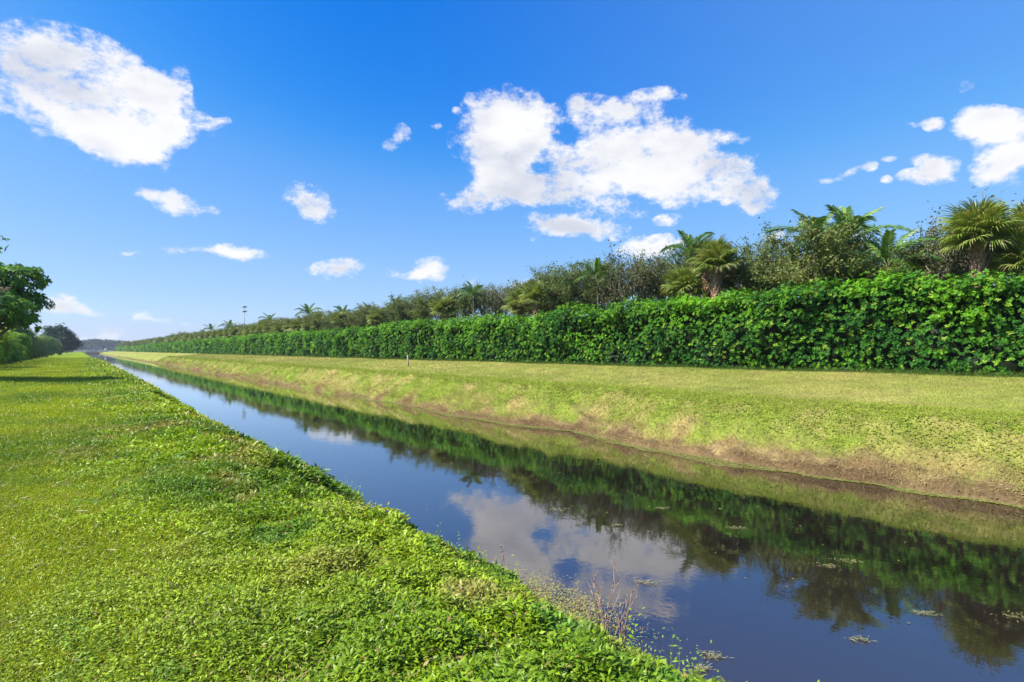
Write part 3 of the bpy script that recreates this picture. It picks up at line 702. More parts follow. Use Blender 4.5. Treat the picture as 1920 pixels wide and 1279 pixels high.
# the row goes on: trees nobody can tell apart
y = at(770, 30)[1] + 2.0; j = 0
while y < 590:
    gap = 2.7 if y < 120 else (4.2 if y < 250 else 7.5)
    k = random.choice([0, 1, 2, 2, 4]); s = random.uniform(.98, 1.14); ws = 1.15 if y < 150 else (1.5 if y < 300 else 2.1)
    x = 29.3 + random.uniform(-.6, 1.8)
    place(SCRUB[k], 'scrub_tree', x, y, 2.15, random.random() * 6, s * ws, 'one of the grey-brown small-leaved trees receding in an unbroken row left of the post', 'tree', 'far row of small-leaved trees', sz=s)
    y += gap * random.uniform(.8, 1.2)
y = at(610, 28)[1]; 
while y < 560:
    s = random.uniform(.84, 1.0); ws = 1.0 if y < 200 else 1.35
    place(SABAL_FAR[j % 2], 'fan_palm', 27.0 + random.uniform(-.3, .6), y, 2.15, random.random() * 6, s * ws, 'one of the low pale fan palms receding along the far half of the hedge', 'palm tree', 'far row of fan palms', sz=s * 1.05); j += 1
    y += (4.5 if y < 130 else 7 if y < 250 else 15) * random.uniform(.7, 1.3)
# ------------------------------------------------------------------ left bank trees and shrubs
def bushy(seed, blobs, ll, n, c0, c1, aspect=.3, whorl=7, trunk=None, droop=.3, mat=None, up_n=.5, dead=0.0):
    """blobs: (x, y, z, rx, rz); whorls of leaves on the outside of each lobe"""
    r2 = np.random.default_rng(seed); lv = Leaves(); B = np.array(blobs, float)
    wts = B[:, 3] ** 2 * B[:, 4]; idx = r2.choice(len(B), n, p=wts / wts.sum()); b = B[idx]
    D = unit(r2.normal(size=(n, 3))); D[:, 2] = np.where(D[:, 2] < -.6, -D[:, 2], D[:, 2]); rad = (.62 + .45 * r2.random(n) ** .7 + .30 * (r2.random(n) < .10) * r2.random(n))[:, None]
    P = b[:, :3] + D * rad * np.stack([b[:, 3], b[:, 3], b[:, 4]], 1)
    P += .12 * np.stack([fbm(P[:, 0] * 1.1, P[:, 1] * 1.1, P[:, 2] * 1.1, 3, 7 + q) for q in range(3)], 1) * b[:, 3:4] * 2
    N = unit(D + r2.normal(size=(n, 3)) * .35 + np.array([0, 0, up_n]))
    t = unit(np.cross(N, unit(r2.normal(size=(n, 3))))); bb = np.cross(N, t)
    cl = np.clip(.45 + .9 * fbm(P[:, 0] / 1.1, P[:, 1] / 1.1, P[:, 2] / .9, 3, 61) + .3 * (r2.random(n) - .5), 0, 1)
    C = mixc(c0, c1, cl)
    if dead: k = r2.random(n) < dead; C[k] = np.array((.2, .14, .08))
    for j in range(whorl):
        a = j / whorl * 2 * PI + r2.random(n) * .8; A = unit(t * np.cos(a)[:, None] + bb * np.sin(a)[:, None] + N * (.25 + .4 * r2.random(n))[:, None] + np.array([0, 0, -droop]))
        L = ll * (.65 + .6 * r2.random(n)); lv.add(P, A, unit(N + r2.normal(size=(n, 3)) * .2), L, L * aspect, C * (.75 + .5 * r2.random((n, 1))), fold=.01, droop=.22, fine=True)
    cr = lv.build('crown', mat or M_LEAF, link=False)
    so = Solid()
    for (x, y, z, rx, rz_) in blobs:
        so.tube([(0, 0, -.2), (x * .3, y * .3, z * .45), (x * .9, y * .9, z)], np.array([.12, .08, .03]) * (trunk or 1), 6)
    tr = so.build('trunk', M_BARK, link=False)
    return [('trunk', tr, None), ('crown', cr, None)]
def at_t(px, t): X = (px - 960) / F_PX; return t * (X * CT + ST), t * (-X * ST + CT)
def blobs(seed, n, R, H, z0, lr):
    r = random.Random(seed); out = [(0, 0, z0 + (H - z0) * .55, R * .7, (H - z0) * .45)]
    for i in range(n):
        a = i * 2.4 + r.random(); f = r.uniform(.35, .9); z = z0 + (H - z0) * r.uniform(.12, .82)
        out.append((math.cos(a) * R * f, math.sin(a) * R * f, z, lr * r.uniform(.8, 1.2), lr * r.uniform(.6, .95)))
    return out
# big drooping-leaf tree that reaches in from the left
w, u = at_t(-95, 31)
bl = [(-1.5, 1.2, 4.6, 2.2, 1.5)]
r = random.Random(5)
lim = [(30, 520, 1.3, .8), (62, 530, .75, .5), (10, 505, .9, .6), (50, 562, 1.0, .55), (15, 560, 1.3, .8), (35, 592, .95, .45), (5, 590, 1.2, .6), (-25, 545, 1.6, 1.1), (68, 552, .35, .28), (-6, 452, .5, .5), (-75, 480, 1.4, .9), (-60, 590, 1.8, .9), (60, 512, .5, .3), (40, 575, .7, .45), (22, 606, 1.1, .4), (52, 600, .6, .35), (-10, 575, 1.3, .7)]
for (px, py, rx, rz_) in lim:
    a, b = at_t(px, 31 + r.uniform(-1.5, 2.0)); bl.append((a - w, b - u, CAM_Z + (HZ - py) / F_PX * 31 - 1.33, rx, rz_))
for q in range(9):
    a = r.uniform(0, 4.5); bl.append((-CT * a + r.uniform(-1, .5), ST * a + r.uniform(-2, 2), r.uniform(3.8, 5.8), 1.3, .9))
BIG = bushy(301, bl,   .30, 3000, (.045, .12, .035), (.13, .28, .025), aspect=.40, whorl=8, trunk=1.6, droop=.55, dead=.01, mat=M_SHRUB)
place(BIG, 'broadleaf_tree', w, u, 1.33, 0, 1, 'tall tree with drooping large dark leaves reaching in at the left edge', 'tree')
# shrubs and small trees along the left lawn, a closed row with its face at w = -5
def hug(seed, R, H, n=12):
    r = random.Random(seed); out = [(0, 0, H * .42, R * .8, H * .48)]
    for i in range(n):
        a = i * 2.4 + r.random(); f = r.uniform(.45, .75); z = H * (.12 + .62 * ((i * .618) % 1.0)); f *= 1.0 if z < H * .5 else .75
        out.append((math.cos(a) * R * f, math.sin(a) * R * f, z, R * r.uniform(.34, .48), H * r.uniform(.13, .22)))
    return out
SHK = {
 'lime': bushy(311, hug(311, 2.3, 4.2), .27, 2400, (.17, .30, .015), (.44, .54, .03), aspect=.26, whorl=8, droop=.3, mat=M_SHRUB),
 'mid': bushy(313, hug(313, 2.4, 4.3), .28, 2400, (.09, .22, .02), (.28, .46, .035), aspect=.28, whorl=8, droop=.25, mat=M_SHRUB),
 'olive': bushy(314, hug(314, 3.0, 6.4, 16), .33, 2400, (.10, .18, .03), (.22, .29, .05), aspect=.28, whorl=8, droop=.25, mat=M_SHRUB),
 'pale': bushy(316, hug(316, 2.8, 5.0, 14), .34, 1800, (.10, .19, .05), (.22, .31, .09), aspect=.34, whorl=7, droop=.2, mat=M_SHRUB)}
SH = [(-7.6, 64, 'mid', .95, 'mid-green leafy shrub, cut by the left edge under the big tree', 'shrub'), (-7.2, 71, 'lime', 1.0, 'bright yellow-green shrub, nearest of the left row on the lawn', 'shrub'),
 (-7.3, 80, 'mid', .98, 'mid-green leafy shrub right behind the yellow-green one', 'shrub'), (-7.2, 89, 'lime', .92, 'lighter green shrub in the middle of the left row', 'shrub'),
 (-7.4, 99, 'mid', 1.05, 'darker green shrub below the tall olive one', 'shrub'), (-11.5, 92, 'olive', 1.15, 'olive tree standing behind the left shrubs', 'tree'), (-8.2, 113, 'olive', 1.05, 'tall olive shrub, highest of the left row', 'shrub'),
 (-8.0, 132, 'olive', .9, 'olive shrub just past the highest one', 'shrub'), (-7.8, 152, 'pale', 1.0, 'grey-green rounded shrub further along the left lawn', 'shrub'), (-8.0, 176, 'pale', 1.1, 'grey-green shrub at the foot of the dark round tree', 'shrub')]
for (w, u, k, s, lab, cat) in SH:
    place(SHK[k], 'broadleaf_tree' if cat == 'tree' else 'shrub', w, u, 1.3, random.random() * 6, s, lab, cat, 'shrubs and trees along the left lawn')
for u in (205, 240, 280, 330, 390, 460, 540):
    place(SHK['pale'], 'shrub', -7.6 - u * .002, u, 1.3, random.random() * 6, 1.0 + u / 900, 'one of the small pale shrubs ending the left row beyond the dark tree', 'shrub', 'farthest shrubs of the left row')
w, u = at_t(112, 205); pr = bushy(320, blobs(320, 18, 5.0, 10.6, 1.2, 2.4), .6, 2600, (.018, .045, .025), (.04, .085, .035), aspect=.35, trunk=2, mat=M_DULL)
place(pr, 'broadleaf_tree', w, u, 1.3, 0, 1, 'dark round-crowned tree at the far end of the left row', 'tree')

# ------------------------------------------------------------------ far things
def far_wood():
    lv = Leaves(); n = 42000
    Y = 1010.; x = rng.uniform(-190, 330, n); hmax = 10.5 + 3.4 * fbm(x / 26, 2.2, 0, 3, 71) + 5.0 * np.clip(1 - np.abs(x - 18) / 90, 0, 1) - 4 * np.clip((-(x + 25)) / 25, 0, 1)
    z = 1.7 + hmax * rng.random(n) ** .6; y = Y + rng.uniform(-12, 12, n) + (z - 1.7) * .6
    N = unit(rng.normal(size=(n, 3)) + np.array([0, -.8, .8])); A = unit(rng.normal(size=(n, 3)))
    C = mixc((.025, .05, .03), (.06, .10, .045), np.clip(.5 + fbm(x / 7, z / 5, 0, 3, 72), 0, 1))
    lv.add(np.stack([x, y, z], 1), A, N, 2.2 * (.6 + .8 * rng.random(n)), 1.7, C, fold=.2, droop=.2)
    tag(lv.build('far_treeline', M_DULL), 'dark bluish woodland on the horizon beyond the bridge', 'woodland', kind='stuff')
far_wood()
def bridge():
    y0 = U_END + 4; root = empty('road_bridge', (9, y0, 0)); inv = Matrix.Translation((-9, -y0, 0))
    def P(name, s, m): o = s.build(name, m, root); o.matrix_parent_inverse = inv
    P('deck', Solid().box((9, y0, 2.0), (24, 5, .28)), M_CONC)
    s = Solid()
    for x in (2.6, 9.2, 15.8): s.box((x, y0, .7), (.45, 4.6, 1.0))
    P('pier', s, M_CONC)
    s = Solid().box((9, y0 - 4.8, 3.0), (24, .12, .16)).box((9, y0 - 4.8, 2.6), (24, .10, .08))
    for x in np.arange(-14, 33, 2.4): s.box((x, y0 - 4.66, 2.65), (.1, .1, .42))
    P('railing', s, M_CONC)
    tag(root, 'low pale concrete road bridge closing the far end of the canal', 'bridge')
bridge()
def mast():
    w, u = at_t(458, 150); b = h_at2(458, 573, 150)
    root = empty('light_mast', (w, u, 2.1)); H = b - 2.1
    Solid().tube([(0, 0, 0), (0, 0, H)], np.array([.10, .06]), 8).build('pole', M_STEEL, root)
    for z in (H - .3, H - 1.5, H - 10.2):
        s = Solid()
        for a in range(5): s.box((.34 * math.cos(a * 1.26), .34 * math.sin(a * 1.26), z), (.20, .13, .17), a * 1.26)
        s.tube([(.3 * math.cos(a), .3 * math.sin(a), z - .2) for a in np.linspace(0, 2 * PI, 11)], .04, 4)
        s.build('lamp_cluster', M_STEEL, root)
    tag(root, 'tall thin grey mast with small dark clusters above the far trees', 'mast')
def h_at2(px, py, t): return CAM_Z + (HZ - py) / F_PX * t
mast()
# small post on the far bank
w, u, t = at(766, 20.4); z = float(gz(np.array([w]), np.array([u]))[0]); root = empty('marker_post', (w, u, z))
s = Solid(); s.tube([(0, 0, -.15), (-.03, .01, .45), (-.075, .02, .88)], np.array([.055, .052, .05]), 8); s.build('post', M_WOOD, root)
s = Solid(); s.tube([(-.075, .02, .878), (-.078, .02, .905)], np.array([.058, .03]), 8); s.build('cap', M_CONC, root)
tag(root, 'short weathered post leaning slightly on the far bank lawn before the hedge', 'post')
w, u = at_t(131, 300); root = empty('utility_pole', (w, u, 1.3)); Solid().tube([(0, 0, -.2), (0, 0, 3.6)], np.array([.11, .09]), 8).build('pole', M_WHITE, root)
Solid().box((0, 0, 3.66), (.16, .16, .07)).build('cap', M_WHITE, root); tag(root, 'thin pale pole on the far left lawn below the dark round tree', 'pole')
w, u = at_t(198, 480); root = empty('canal_sign', (w, u, 2.0)); Solid().tube([(0, 0, -.2), (0, 0, 1.3)], .05, 6).build('post', M_STEEL, root)
Solid().box((0, 0, 1.75), (.55, .04, .5), -.4).build('sign_board', M_WHITE, root); tag(root, 'small blank white sign near the far end of the hedge', 'sign')

# ------------------------------------------------------------------ foreground ground cover
def in_view(w, u, margin=.12):
    f = w * ST + u * CT; r = w * CT - u * ST
    return (f > .6) & (np.abs(r / np.maximum(f, .1)) < .9 + margin)
def patch(n, w0, w1, u0, u1):
    w = rng.uniform(w0, w1, n); u = rng.uniform(u0, u1, n); k = in_view(w, u); return w[k], u[k]
def left_cover():
    lv = Leaves()
    for (u0, u1, w0, dens, ll) in ((.5, 5.5, -1.0, 9000, .026), (5.5, 10, -1.6, 5200, .033), (10, 18, -2.4, 1700, .056), (18, 34, -4.5, 900, .072), (34, 70, -8, 330, .11), (70, 150, -14, 100, .21)):
        w, u = patch(int((u1 - u0) * (4.5 - w0) * dens), w0, 4.5, u0, u1)
        q = w + wob(w, u); keep = q < 4.12; w, u, q = w[keep], u[keep], q[keep]
        n = len(w); tall = np.clip((q + .2 + .8 * fbm(w / 1.5, u / 1.5, 0, 2, 81)) / 2.6, 0, 1)     # leafier towards the water
        clump = fbm(w / .35, u / .35, 0, 3, 82); patchn = fbm(w / 1.3, u / 1.6, 0, 3, 83); big = fbm(w / 3.2, u / 4.5, 0, 2, 84)
        hgt = (.022 + .115 * tall) * np.clip(1 + 1.5 * clump, .1, 2.2) * rng.random(n) ** .6
        z = gz(w, u) + np.maximum(hgt, 0.0)
        P = np.stack([w, u, z], 1)
        az = rng.random(n) * 2 * PI; el = rng.normal(.28, .42, n)
        A = np.stack([np.cos(az) * np.cos(el), np.sin(az) * np.cos(el), np.sin(el)], 1)
        N = unit(np.stack([0 * w, 0 * w, np.ones(n)], 1) + rng.normal(size=(n, 3)) * .38)
        size = ll * (.55 + .85 * rng.random(n)) * (.7 + 1.0 * tall)
        t = np.clip(.52 + .95 * patchn + .45 * (rng.random(n) - .5) + .4 * big, 0, 1)
        C = mixc((.085, .18, .012), (.30, .42, .012), t)
        weed = fbm(w / .45 + 9, u / .5, 0, 2, 87) > .34; C[weed] = C[weed] * np.array([.62, .80, 1.6]); dry = np.clip(fbm(w / .8 + 3, u / .9, 0, 3, 88) * 2.4 - .30, 0, 1); C = mixc(C, (.30, .25, .075), dry * .75)
        C = mixc(C, (.29, .33, .03), np.clip(big * 1.5, 0, 1) * .5)
        deadp = rng.random(n) < (.03 + .5 * np.clip(-clump - .18, 0, 1)); C[deadp] = jitter((.24, .19, .06), deadp.sum())
        C = C * (.62 + .74 * rng.random((n, 1)))
        bl = rng.random(n) < np.clip(.50 - tall * .62 + .45 * patchn, .05, .85)        # grass blades dominate away from the edge
        f = ~bl
        lv.add(P[f], A[f], N[f], size[f] * 1.15, size[f] * .42, C[f], fold=.0, droop=.15, fine=(u0 < 5))
        g = bl; m = g.sum(); Ab = unit(np.stack([rng.normal(0, .75, m), rng.normal(0, .75, m), np.ones(m)], 1))
        Cb = mixc((.15, .23, .010), (.34, .39, .015), np.clip(t[g] + .1, 0, 1)); lv.blades(np.stack([w[g], u[g], gz(w[g], u[g])], 1), Ab, ll * (.9 + .9 * rng.random(m)), ll * .14, Cb, bend=.5)
    for (u0, u1, w0, dens, ll) in ((.8, 7, -1.0, 90, .10), (7, 16, -2.2, 45, .13)):
        w, u = patch(int((u1 - u0) * (4.2 - w0) * dens), w0, 4.2, u0, u1); k = (w + wob(w, u) < 4.0) & (fbm(w / .5, u / .5, 0, 2, 82) + .25 * rng.normal(size=len(w)) > 0); w, u = w[k], u[k]; m = len(w)
        lv.blades(np.stack([w, u, gz(w, u)], 1), unit(np.stack([rng.normal(0, .8, m), rng.normal(0, .8, m), np.ones(m)], 1)), ll * (.6 + .9 * rng.random(m)), ll * .06, mixc((.14, .26, .015), (.40, .36, .10), rng.random(m) ** 1.5), bend=.6)
        w, u = patch(int((u1 - u0) * (4.2 - w0) * dens * .8), w0, 4.2, u0, u1); k = fbm(w / .35, u / .35, 0, 3, 82) < -.08; w, u = w[k], u[k]; m = len(w); az = rng.random(m) * 2 * PI
        lv.blades(np.stack([w, u, gz(w, u) + .03], 1), unit(np.stack([np.cos(az), np.sin(az), .15 + 0 * az], 1)), ll * (.5 + .7 * rng.random(m)), ll * .05, mixc((.20, .13, .06), (.42, .34, .20), rng.random(m)), bend=.2)
    o = lv.build('ground_cover', M_COVER); tag(o, 'low leafy weeds and grass carpeting the near left bank', 'ground cover', kind='stuff')
left_cover()
def edge_weeds():
    """taller leafy stalks along the near water's edge, spilling over it"""
    lv = Leaves()
    for (u0, u1, dens, sc) in ((.8, 9, 40, .9), (9, 20, 32, 1.0), (20, 50, 13, 1.2), (50, 110, 5.0, 1.8)):
        n = int((u1 - u0) * 1.6 * dens); u = rng.uniform(u0, u1, n); q = 4.25 - np.abs(rng.normal(0, .55, n)); w = q - wob(q, u)
        z = np.maximum(gz(w, u), -.02); hm = np.clip(.5 + 2.2 * fbm(u / .9, 3.3, 0, 3, 91), .06, 1.7)
        H = (.10 + .34 * rng.random(n) ** 1.6) * hm * sc; tallp = rng.random(n) < .05; H[tallp] = sc * rng.uniform(.28, .46, tallp.sum())
        lean = rng.normal(0, .22, (n, 2)) + np.array([.18, -.02])
        for k in range(7):
            f = .25 + .75 * k / 6; P = np.stack([w + lean[:, 0] * H * f, u + lean[:, 1] * H * f, z + H * f], 1)
            az = rng.random(n) * 2 * PI + k * 2.1; A = unit(np.stack([np.cos(az), np.sin(az), .35 + .3 * rng.random(n)], 1)); N = unit(np.stack([0 * w, 0 * w, np.ones(n)], 1) + rng.normal(size=(n, 3)) * .35)
            L = .062 * sc * (.6 + .7 * rng.random(n)) * (1.15 - .5 * f); C = mixc((.08, .19, .012), (.27, .39, .02), np.clip(f * .7 + .35 * rng.random(n), 0, 1))
            lv.add(P, A, N, L, L * .36, C, fold=.0, droop=.2, fine=(u0 < 5))
        S = np.stack([w, u, z - .02], 1); lv.blades(S, np.stack([lean[:, 0], lean[:, 1], np.ones(n)], 1), H * 1.1, .007 * sc, jitter((.13, .17, .05), n), bend=.02)
        m = n // 3; k = rng.integers(0, n, m); lv.blades(S[k] + rng.normal(0, .06, (m, 3)) * np.array([1, 1, 0]), np.stack([rng.normal(.25, .35, m), rng.normal(0, .35, m), np.ones(m)], 1), .16 * sc * (.5 + rng.random(m)), .006 * sc, jitter((.24, .22, .10), m), bend=.4)
    tag(lv.build('edge_weeds', M_COVER), 'taller leafy weeds overhanging the near water edge', 'weeds', kind='stuff')
edge_weeds()
def right_cover():
    lv = Leaves()
    for (u0, u1, dens, sc) in ((-3, 12, 700, .95), (12, 32, 430, 1.1), (32, 75, 150, 1.6), (75, 160, 40, 2.6)):
        # weeds and straw on the slope
        w, u = patch(int((u1 - u0) * 4.2 * dens), 13.6, 17.8, u0, u1); q = w + wob(w, u); k = (q > 14.15) & (q < 17.5); w, u, q = w[k], u[k], q[k]; n = len(w)
        pn = fbm(w / .9, u / 1.1, 0, 3, 32); pn2 = fbm(w / 2.2, u / 2.6, 0, 3, 95); top = np.clip((q - 15.0 + .5 * pn) / .8, 0, 1)
        green = np.clip(top * 1.2 + .12 + .9 * pn2 - .8 * pn, 0, 1)
        z = gz(w, u) + rng.random(n) * .07 * (.2 + np.clip(green + 1.2 * fbm(w / .35, u / .4, 0, 2, 98), 0, 1.6)) * sc ** .5
        P = np.stack([w, u, z], 1); az = rng.random(n) * 2 * PI; A = unit(np.stack([np.cos(az), np.sin(az), rng.normal(.15, .22, n) + .3 * np.cos(az)], 1)); N = unit(np.stack([-.55 + 0 * w, 0 * w, np.ones(n)], 1) + rng.normal(size=(n, 3)) * .22)
        C = mixc((.34, .265, .12), mixc((.13, .21, .02), (.30, .33, .05), rng.random(n)), np.clip(green * 1.6 - .25 + .3 * (rng.random(n) - .5), 0, 1))
        isl = rng.random(n) < green * .7 + .05
        L = .065 * sc * (.6 + .8 * rng.random(n)); lv.add(P[isl], A[isl], N[isl], L[isl], L[isl] * .42, C[isl], fold=.0, droop=.15)
        g = ~isl; m = g.sum(); Ab = unit(np.stack([rng.normal(-.35, .6, m), rng.normal(0, .6, m), np.ones(m) * .8], 1)); lv.blades(P[g] - np.array([0, 0, .03]), Ab, .14 * sc * (.5 + rng.random(m)), .009 * sc, C[g] * (.85 + .4 * rng.random((m, 1))), bend=.6)
        nt_ = int((u1 - u0) * (9 if u0 < 12 else 6 if u0 < 32 else 2)); cw = rng.uniform(14.5, 17.0, nt_); cu = rng.uniform(u0, u1, nt_); nb_ = 16; w = np.repeat(cw, nb_) + rng.normal(0, .06 * sc, nt_ * nb_); u = np.repeat(cu, nb_) + rng.normal(0, .09 * sc, nt_ * nb_); tc_ = np.repeat(rng.random(nt_), nb_)
        lv.blades(np.stack([w, u, gz(w, u) - .01], 1), unit(np.stack([rng.normal(-.35, .5, len(w)), rng.normal(0, .5, len(w)), np.ones(len(w))], 1)), .17 * sc ** .7 * (.4 + rng.random(len(w))), .010 * sc, mixc((.10, .19, .02), (.36, .30, .13), tc_) * (.8 + .4 * rng.random((len(w), 1))), bend=.5)
        # taller yellow grass on the lip
        w, u = patch(int((u1 - u0) * 1.5 * dens * 1.2), 16.2, 18.2, u0, u1); q = w + wob(w, u); k = (q > 16.35) & (q < 17.6); w, u = w[k], u[k]; m = len(w)
        lv.blades(np.stack([w, u, gz(w, u) - .01], 1), unit(np.stack([rng.normal(-.2, .4, m), rng.normal(0, .4, m), np.ones(m)], 1)), .11 * sc ** .8 * (.5 + rng.random(m)), .008 * sc, jitter((.27, .33, .05), m, .25), bend=.4)
        # short lawn
        w, u = patch(int((u1 - u0) * 7.0 * dens * .6), 17.2, 24.6, u0, u1); m = len(w); d = fbm(w / .9, u / 1.1, 0, 3, 32); e = fbm(w / 2.5, u / 6, 0, 3, 97)
        C = mixc((.16, .21, .04), (.29, .26, .10), np.clip(.45 + .7 * e + .5 * d + .3 * (rng.random(m) - .5), 0, 1))
        lv.blades(np.stack([w, u, gz(w, u) - .005], 1), unit(np.stack([rng.normal(0, .8, m), rng.normal(0, .8, m), np.ones(m)], 1)), .055 * sc * (.5 + rng.random(m)), .010 * sc, C, bend=.5)
        # long grass at the hedge foot
        m = int((u1 - u0) * dens * .45); u = rng.uniform(u0, u1, m); w = rng.normal(HW + .25, .22, m)
        lv.blades(np.stack([w, u, gz(w, u)], 1), unit(np.stack([rng.normal(-.3, .4, m), rng.normal(0, .4, m), np.ones(m)], 1)), .20 * sc ** .6 * (.4 + rng.random(m)), .012 * sc, jitter((.07, .13, .025), m, .3), bend=.5)
    tag(lv.build('bank_grass', M_GRASS), 'yellow-green grass, weeds and straw over the far bank', 'grass', kind='stuff')
right_cover()

# ------------------------------------------------------------------ on the water
def scum():
    lv = Leaves(); n = 60000
    u = np.concatenate([rng.uniform(-1, 40, n // 2), rng.uniform(40, 330, n // 2)]); sc = np.where(u < 40, 1.0, 1 + (u - 40) / 45)
    wd = np.clip(.42 + 1.1 * fbm(u / 2.2, 6.6, 0, 3, 101), .04, 1.6) * sc ** .15
    q = 14.16 - rng.random(n) ** 1.2 * wd; w = q - wob(q, u)
    k = rng.random(n) < np.clip(.75 + 1.2 * fbm(w / .3, u / .9, 0, 3, 102), 0, 1); w, u, sc = w[k], u[k], sc[k]; m = len(w)
    P = np.stack([w, u, .006 + rng.random(m) * .012], 1); az = rng.random(m) * 2 * PI; A = np.stack([np.cos(az), np.sin(az), rng.normal(0, .05, m)], 1)
    lv.add(P, A, np.tile([0, 0, 1.], (m, 1)), .05 * sc * (.5 + rng.random(m)), .03 * sc, mixc((.15, .18, .03), (.34, .34, .11), rng.random(m)), fold=0, droop=0)
    # flecks scattered over the open water
    m = 330; u = rng.uniform(1, 40, m); w = 14 - rng.random(m) ** 1.5 * 9.2; az = rng.random(m) * 2 * PI
    A = np.stack([np.cos(az), np.sin(az), 0 * az], 1); lv.add(np.stack([w, u, np.full(m, .008)], 1), A, np.tile([0, 0, 1.], (m, 1)), .035 + .07 * rng.random(m) ** 2, .018 + .02 * rng.random(m), jitter((.24, .24, .11), m, .4), fold=0, droop=0)
    tag(lv.build('floating_algae', M_DULL), 'pale yellow-green scum and leaf flecks floating along the far waterline', 'algae', kind='stuff')
scum()
def on_water(px, py): t = CAM_Z / ((py - HZ) / F_PX); X = (px - 960) / F_PX; return t * (X * CT + ST), t * (-X * ST + CT)
FL = [(1897, 1152, .36, 'wide straw-coloured weed clump floating at the right edge'), (1586, 1051, .30, 'pale clump floating left of the middle of the right-hand tree reflection'),
 (1548, 1059, .26, 'pale clump floating just left of a similar one under the palms'), (1725, 1147, .2, 'small yellow clump floating below the right-hand palm reflection'),
 (1378, 989, .26, 'yellowish clump floating inside the dark hedge reflection'), (1240, 952, .22, 'small green-yellow clump floating right of the cloud reflection'),
 (1042, 955, .32, 'loose green clump floating at the tip of the palm reflection'), (602, 822, .55, 'straw-coloured raft of weed in the left half of the water'),
 (1210, 1090, .26, 'thin green clump floating in the middle of the open water'), (1310, 1250, .20, 'pale sprig floating near the bottom edge'),
 (1607, 1196, .18, 'single white sprig floating on deep blue reflection'), (1155, 984, .12, 'tiny round leaf clump in the hedge reflection'),
 (1330, 1225, .2, 'faint wispy sprig floating near the bottom edge, upper one of two')]
for i, (px, py, R, lab) in enumerate(FL):
    w, u = on_water(px, py); lv = Leaves(); n = 60; rr = np.random.default_rng(i + 900)
    P = np.stack([rr.normal(0, R * .42, n), rr.normal(0, R * .16, n), .006 + rr.random(n) * .014], 1); az = rr.normal(0, .9, n); A = np.stack([np.cos(az), np.sin(az), rr.normal(0, .1, n)], 1)
    lv.add(P * np.array([.75, .8, 1]), A, np.tile([0, 0, 1.], (n, 1)), .02 + .05 * rr.random(n), .006 + .010 * rr.random(n), mixc((.14, .15, .05), (.34, .30, .15), rr.random(n)), fold=0, droop=0)
    o = lv.build('floating_weed_clump', M_DULL); o.location = (w, u, 0); o.rotation_euler = (0, 0, -TH + random.uniform(-.3, .3)); tag(o, lab, 'water weed', 'weed clumps floating on the canal')

# dead twiggy plant standing in the near water edge
def twig_plant(px, py, H, n, seed, lab, R=.14):
    w, u = on_water(px, py); r = random.Random(seed); root = empty('dead_shrub', (w, u, 0))
    for i in range(n):
        s = Solid()
        def g(p, d, ln, rad, lv):
            pts = [p]; q = np.array(p); dd = np.array(d)
            for k in range(5):
                dd = dd + np.array([r.gauss(0, .13), r.gauss(0, .13), .05]); dd /= np.linalg.norm(dd); q = q + dd * ln / 5; pts.append(q.copy())
            s.tube(pts, np.linspace(rad, rad * .5, 6), 5)
            if lv < 2:
                for j in range(r.randint(2, 4)):
                    k = r.randint(2, 5); a = r.random() * 6.28; g(pts[k], unit(dd * .8 + np.array([math.cos(a), math.sin(a), .25]) * .75), ln * r.uniform(.25, .45), rad * .55, lv + 1)
        a = r.random() * 6.28; rad = R * r.random() ** .6
        g(np.array([rad * math.cos(a), rad * math.sin(a), -.08]), unit(np.array([math.cos(a) * .2, math.sin(a) * .2, 1])), H * r.uniform(.5, 1.0), .0075, 0)
        s.build('stem', M_TWIG, root)
    tag(root, lab, 'dead shrub'); return root
twig_plant(1142, 1190, .60, 16, 4, 'dead twiggy reddish-grey shrub standing in the water at the near bank')
twig_plant(935, 1065, .32, 3, 8, 'thin bare twig sprig leaning over the near water edge', .06)
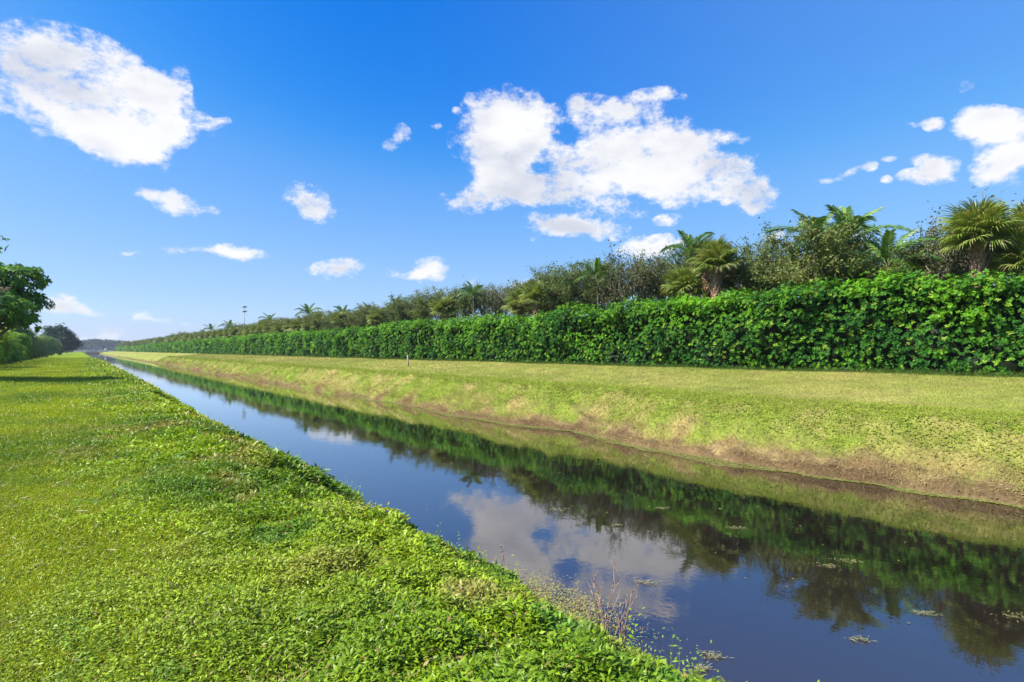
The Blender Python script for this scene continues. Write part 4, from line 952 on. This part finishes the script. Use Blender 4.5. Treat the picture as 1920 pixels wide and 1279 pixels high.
# matted brown roots and yellow weed beside it
lv = Leaves(); w0, u0 = on_water(1085, 1150); n = 2600
p = rng.normal(size=(n, 2)) * np.array([.22, .55]); w = w0 - .02 + p[:, 0] + p[:, 1] * -.02; u = u0 + .35 + p[:, 1]
P = np.stack([w, u, np.maximum(gz(w, u), 0) + .01 + rng.random(n) * .05], 1); az = rng.random(n) * 2 * PI; A = unit(np.stack([np.cos(az), np.sin(az), rng.normal(.1, .3, n)], 1))
lv.add(P, A, np.tile([0, 0, 1.], (n, 1)), .03 + .03 * rng.random(n), .012, mixc((.22, .15, .08), (.36, .38, .10), rng.random(n)), fold=0, droop=.1)
tag(lv.build('weed_mat', M_DULL), 'brown and yellow mat of dying weed on the water beside the dead shrub', 'weeds', kind='stuff')
# a few orange daisies in the ground cover
def ground_px(px, py):
    X = (px - 960) / F_PX; s = (py - HZ) / F_PX; t = 1.0
    for k in range(400):
        a, b = t * (X * CT + ST), t * (-X * ST + CT)
        if CAM_Z - s * t <= float(gz(np.array([a]), np.array([b]))[0]): break
        t += .02
    return a, b, CAM_Z - s * t
for (px, py, lab) in ((686, 1265, 'orange daisy near the bottom edge in the ground cover'), (722, 1104, 'small orange flower in the leafy cover nearer the water'), (325, 1000, 'tiny orange flower on the left lawn')):
    a, b, z = ground_px(px, py); root = empty('flower', (a, b, z)); lv = Leaves(); n = 9; az = np.arange(n) / n * 2 * PI
    lv.add(np.tile([0, 0, .10], (n, 1)), np.stack([np.cos(az), np.sin(az), 0 * az + .25], 1), np.tile([0, 0, 1.], (n, 1)), .017, .010, np.array((.75, .28, .01)), fold=0, droop=.1); lv.build('petals', M_COVER, root)
    Solid().tube([(0, 0, -.02), (.004, 0, .05), (0, 0, .10)], .0015, 5).build('stem', M_GREENSTEM, root); Solid().tube([(0, 0, .098), (0, 0, .106)], np.array([.006, .003]), 8).build('flower_head', M_ORANGE, root); tag(root, lab, 'flower', 'orange flowers in the ground cover')

# ------------------------------------------------------------------ air
def haze():
    m, nt, L = new_mat('summer_air'); v = nt.nodes.new('ShaderNodeVolumePrincipled'); o = nt.nodes.new('ShaderNodeOutputMaterial')
    v.inputs['Color'].default_value = (.72, .82, 1.0, 1); v.inputs['Density'].default_value = .0002; v.inputs['Anisotropy'].default_value = .2
    L(v.outputs[0], o.inputs['Volume'])
    V = np.array([[x, y, z] for x in (-1480, 1480) for y in (-480, 1600) for z in (-3.5, 32)], float)
    F = np.array([[0, 1, 3, 2], [4, 6, 7, 5], [0, 4, 5, 1], [2, 3, 7, 6], [0, 2, 6, 4], [1, 5, 7, 3]])
    tag(mesh_np('haze', V, F, m), kind='stuff')
haze()
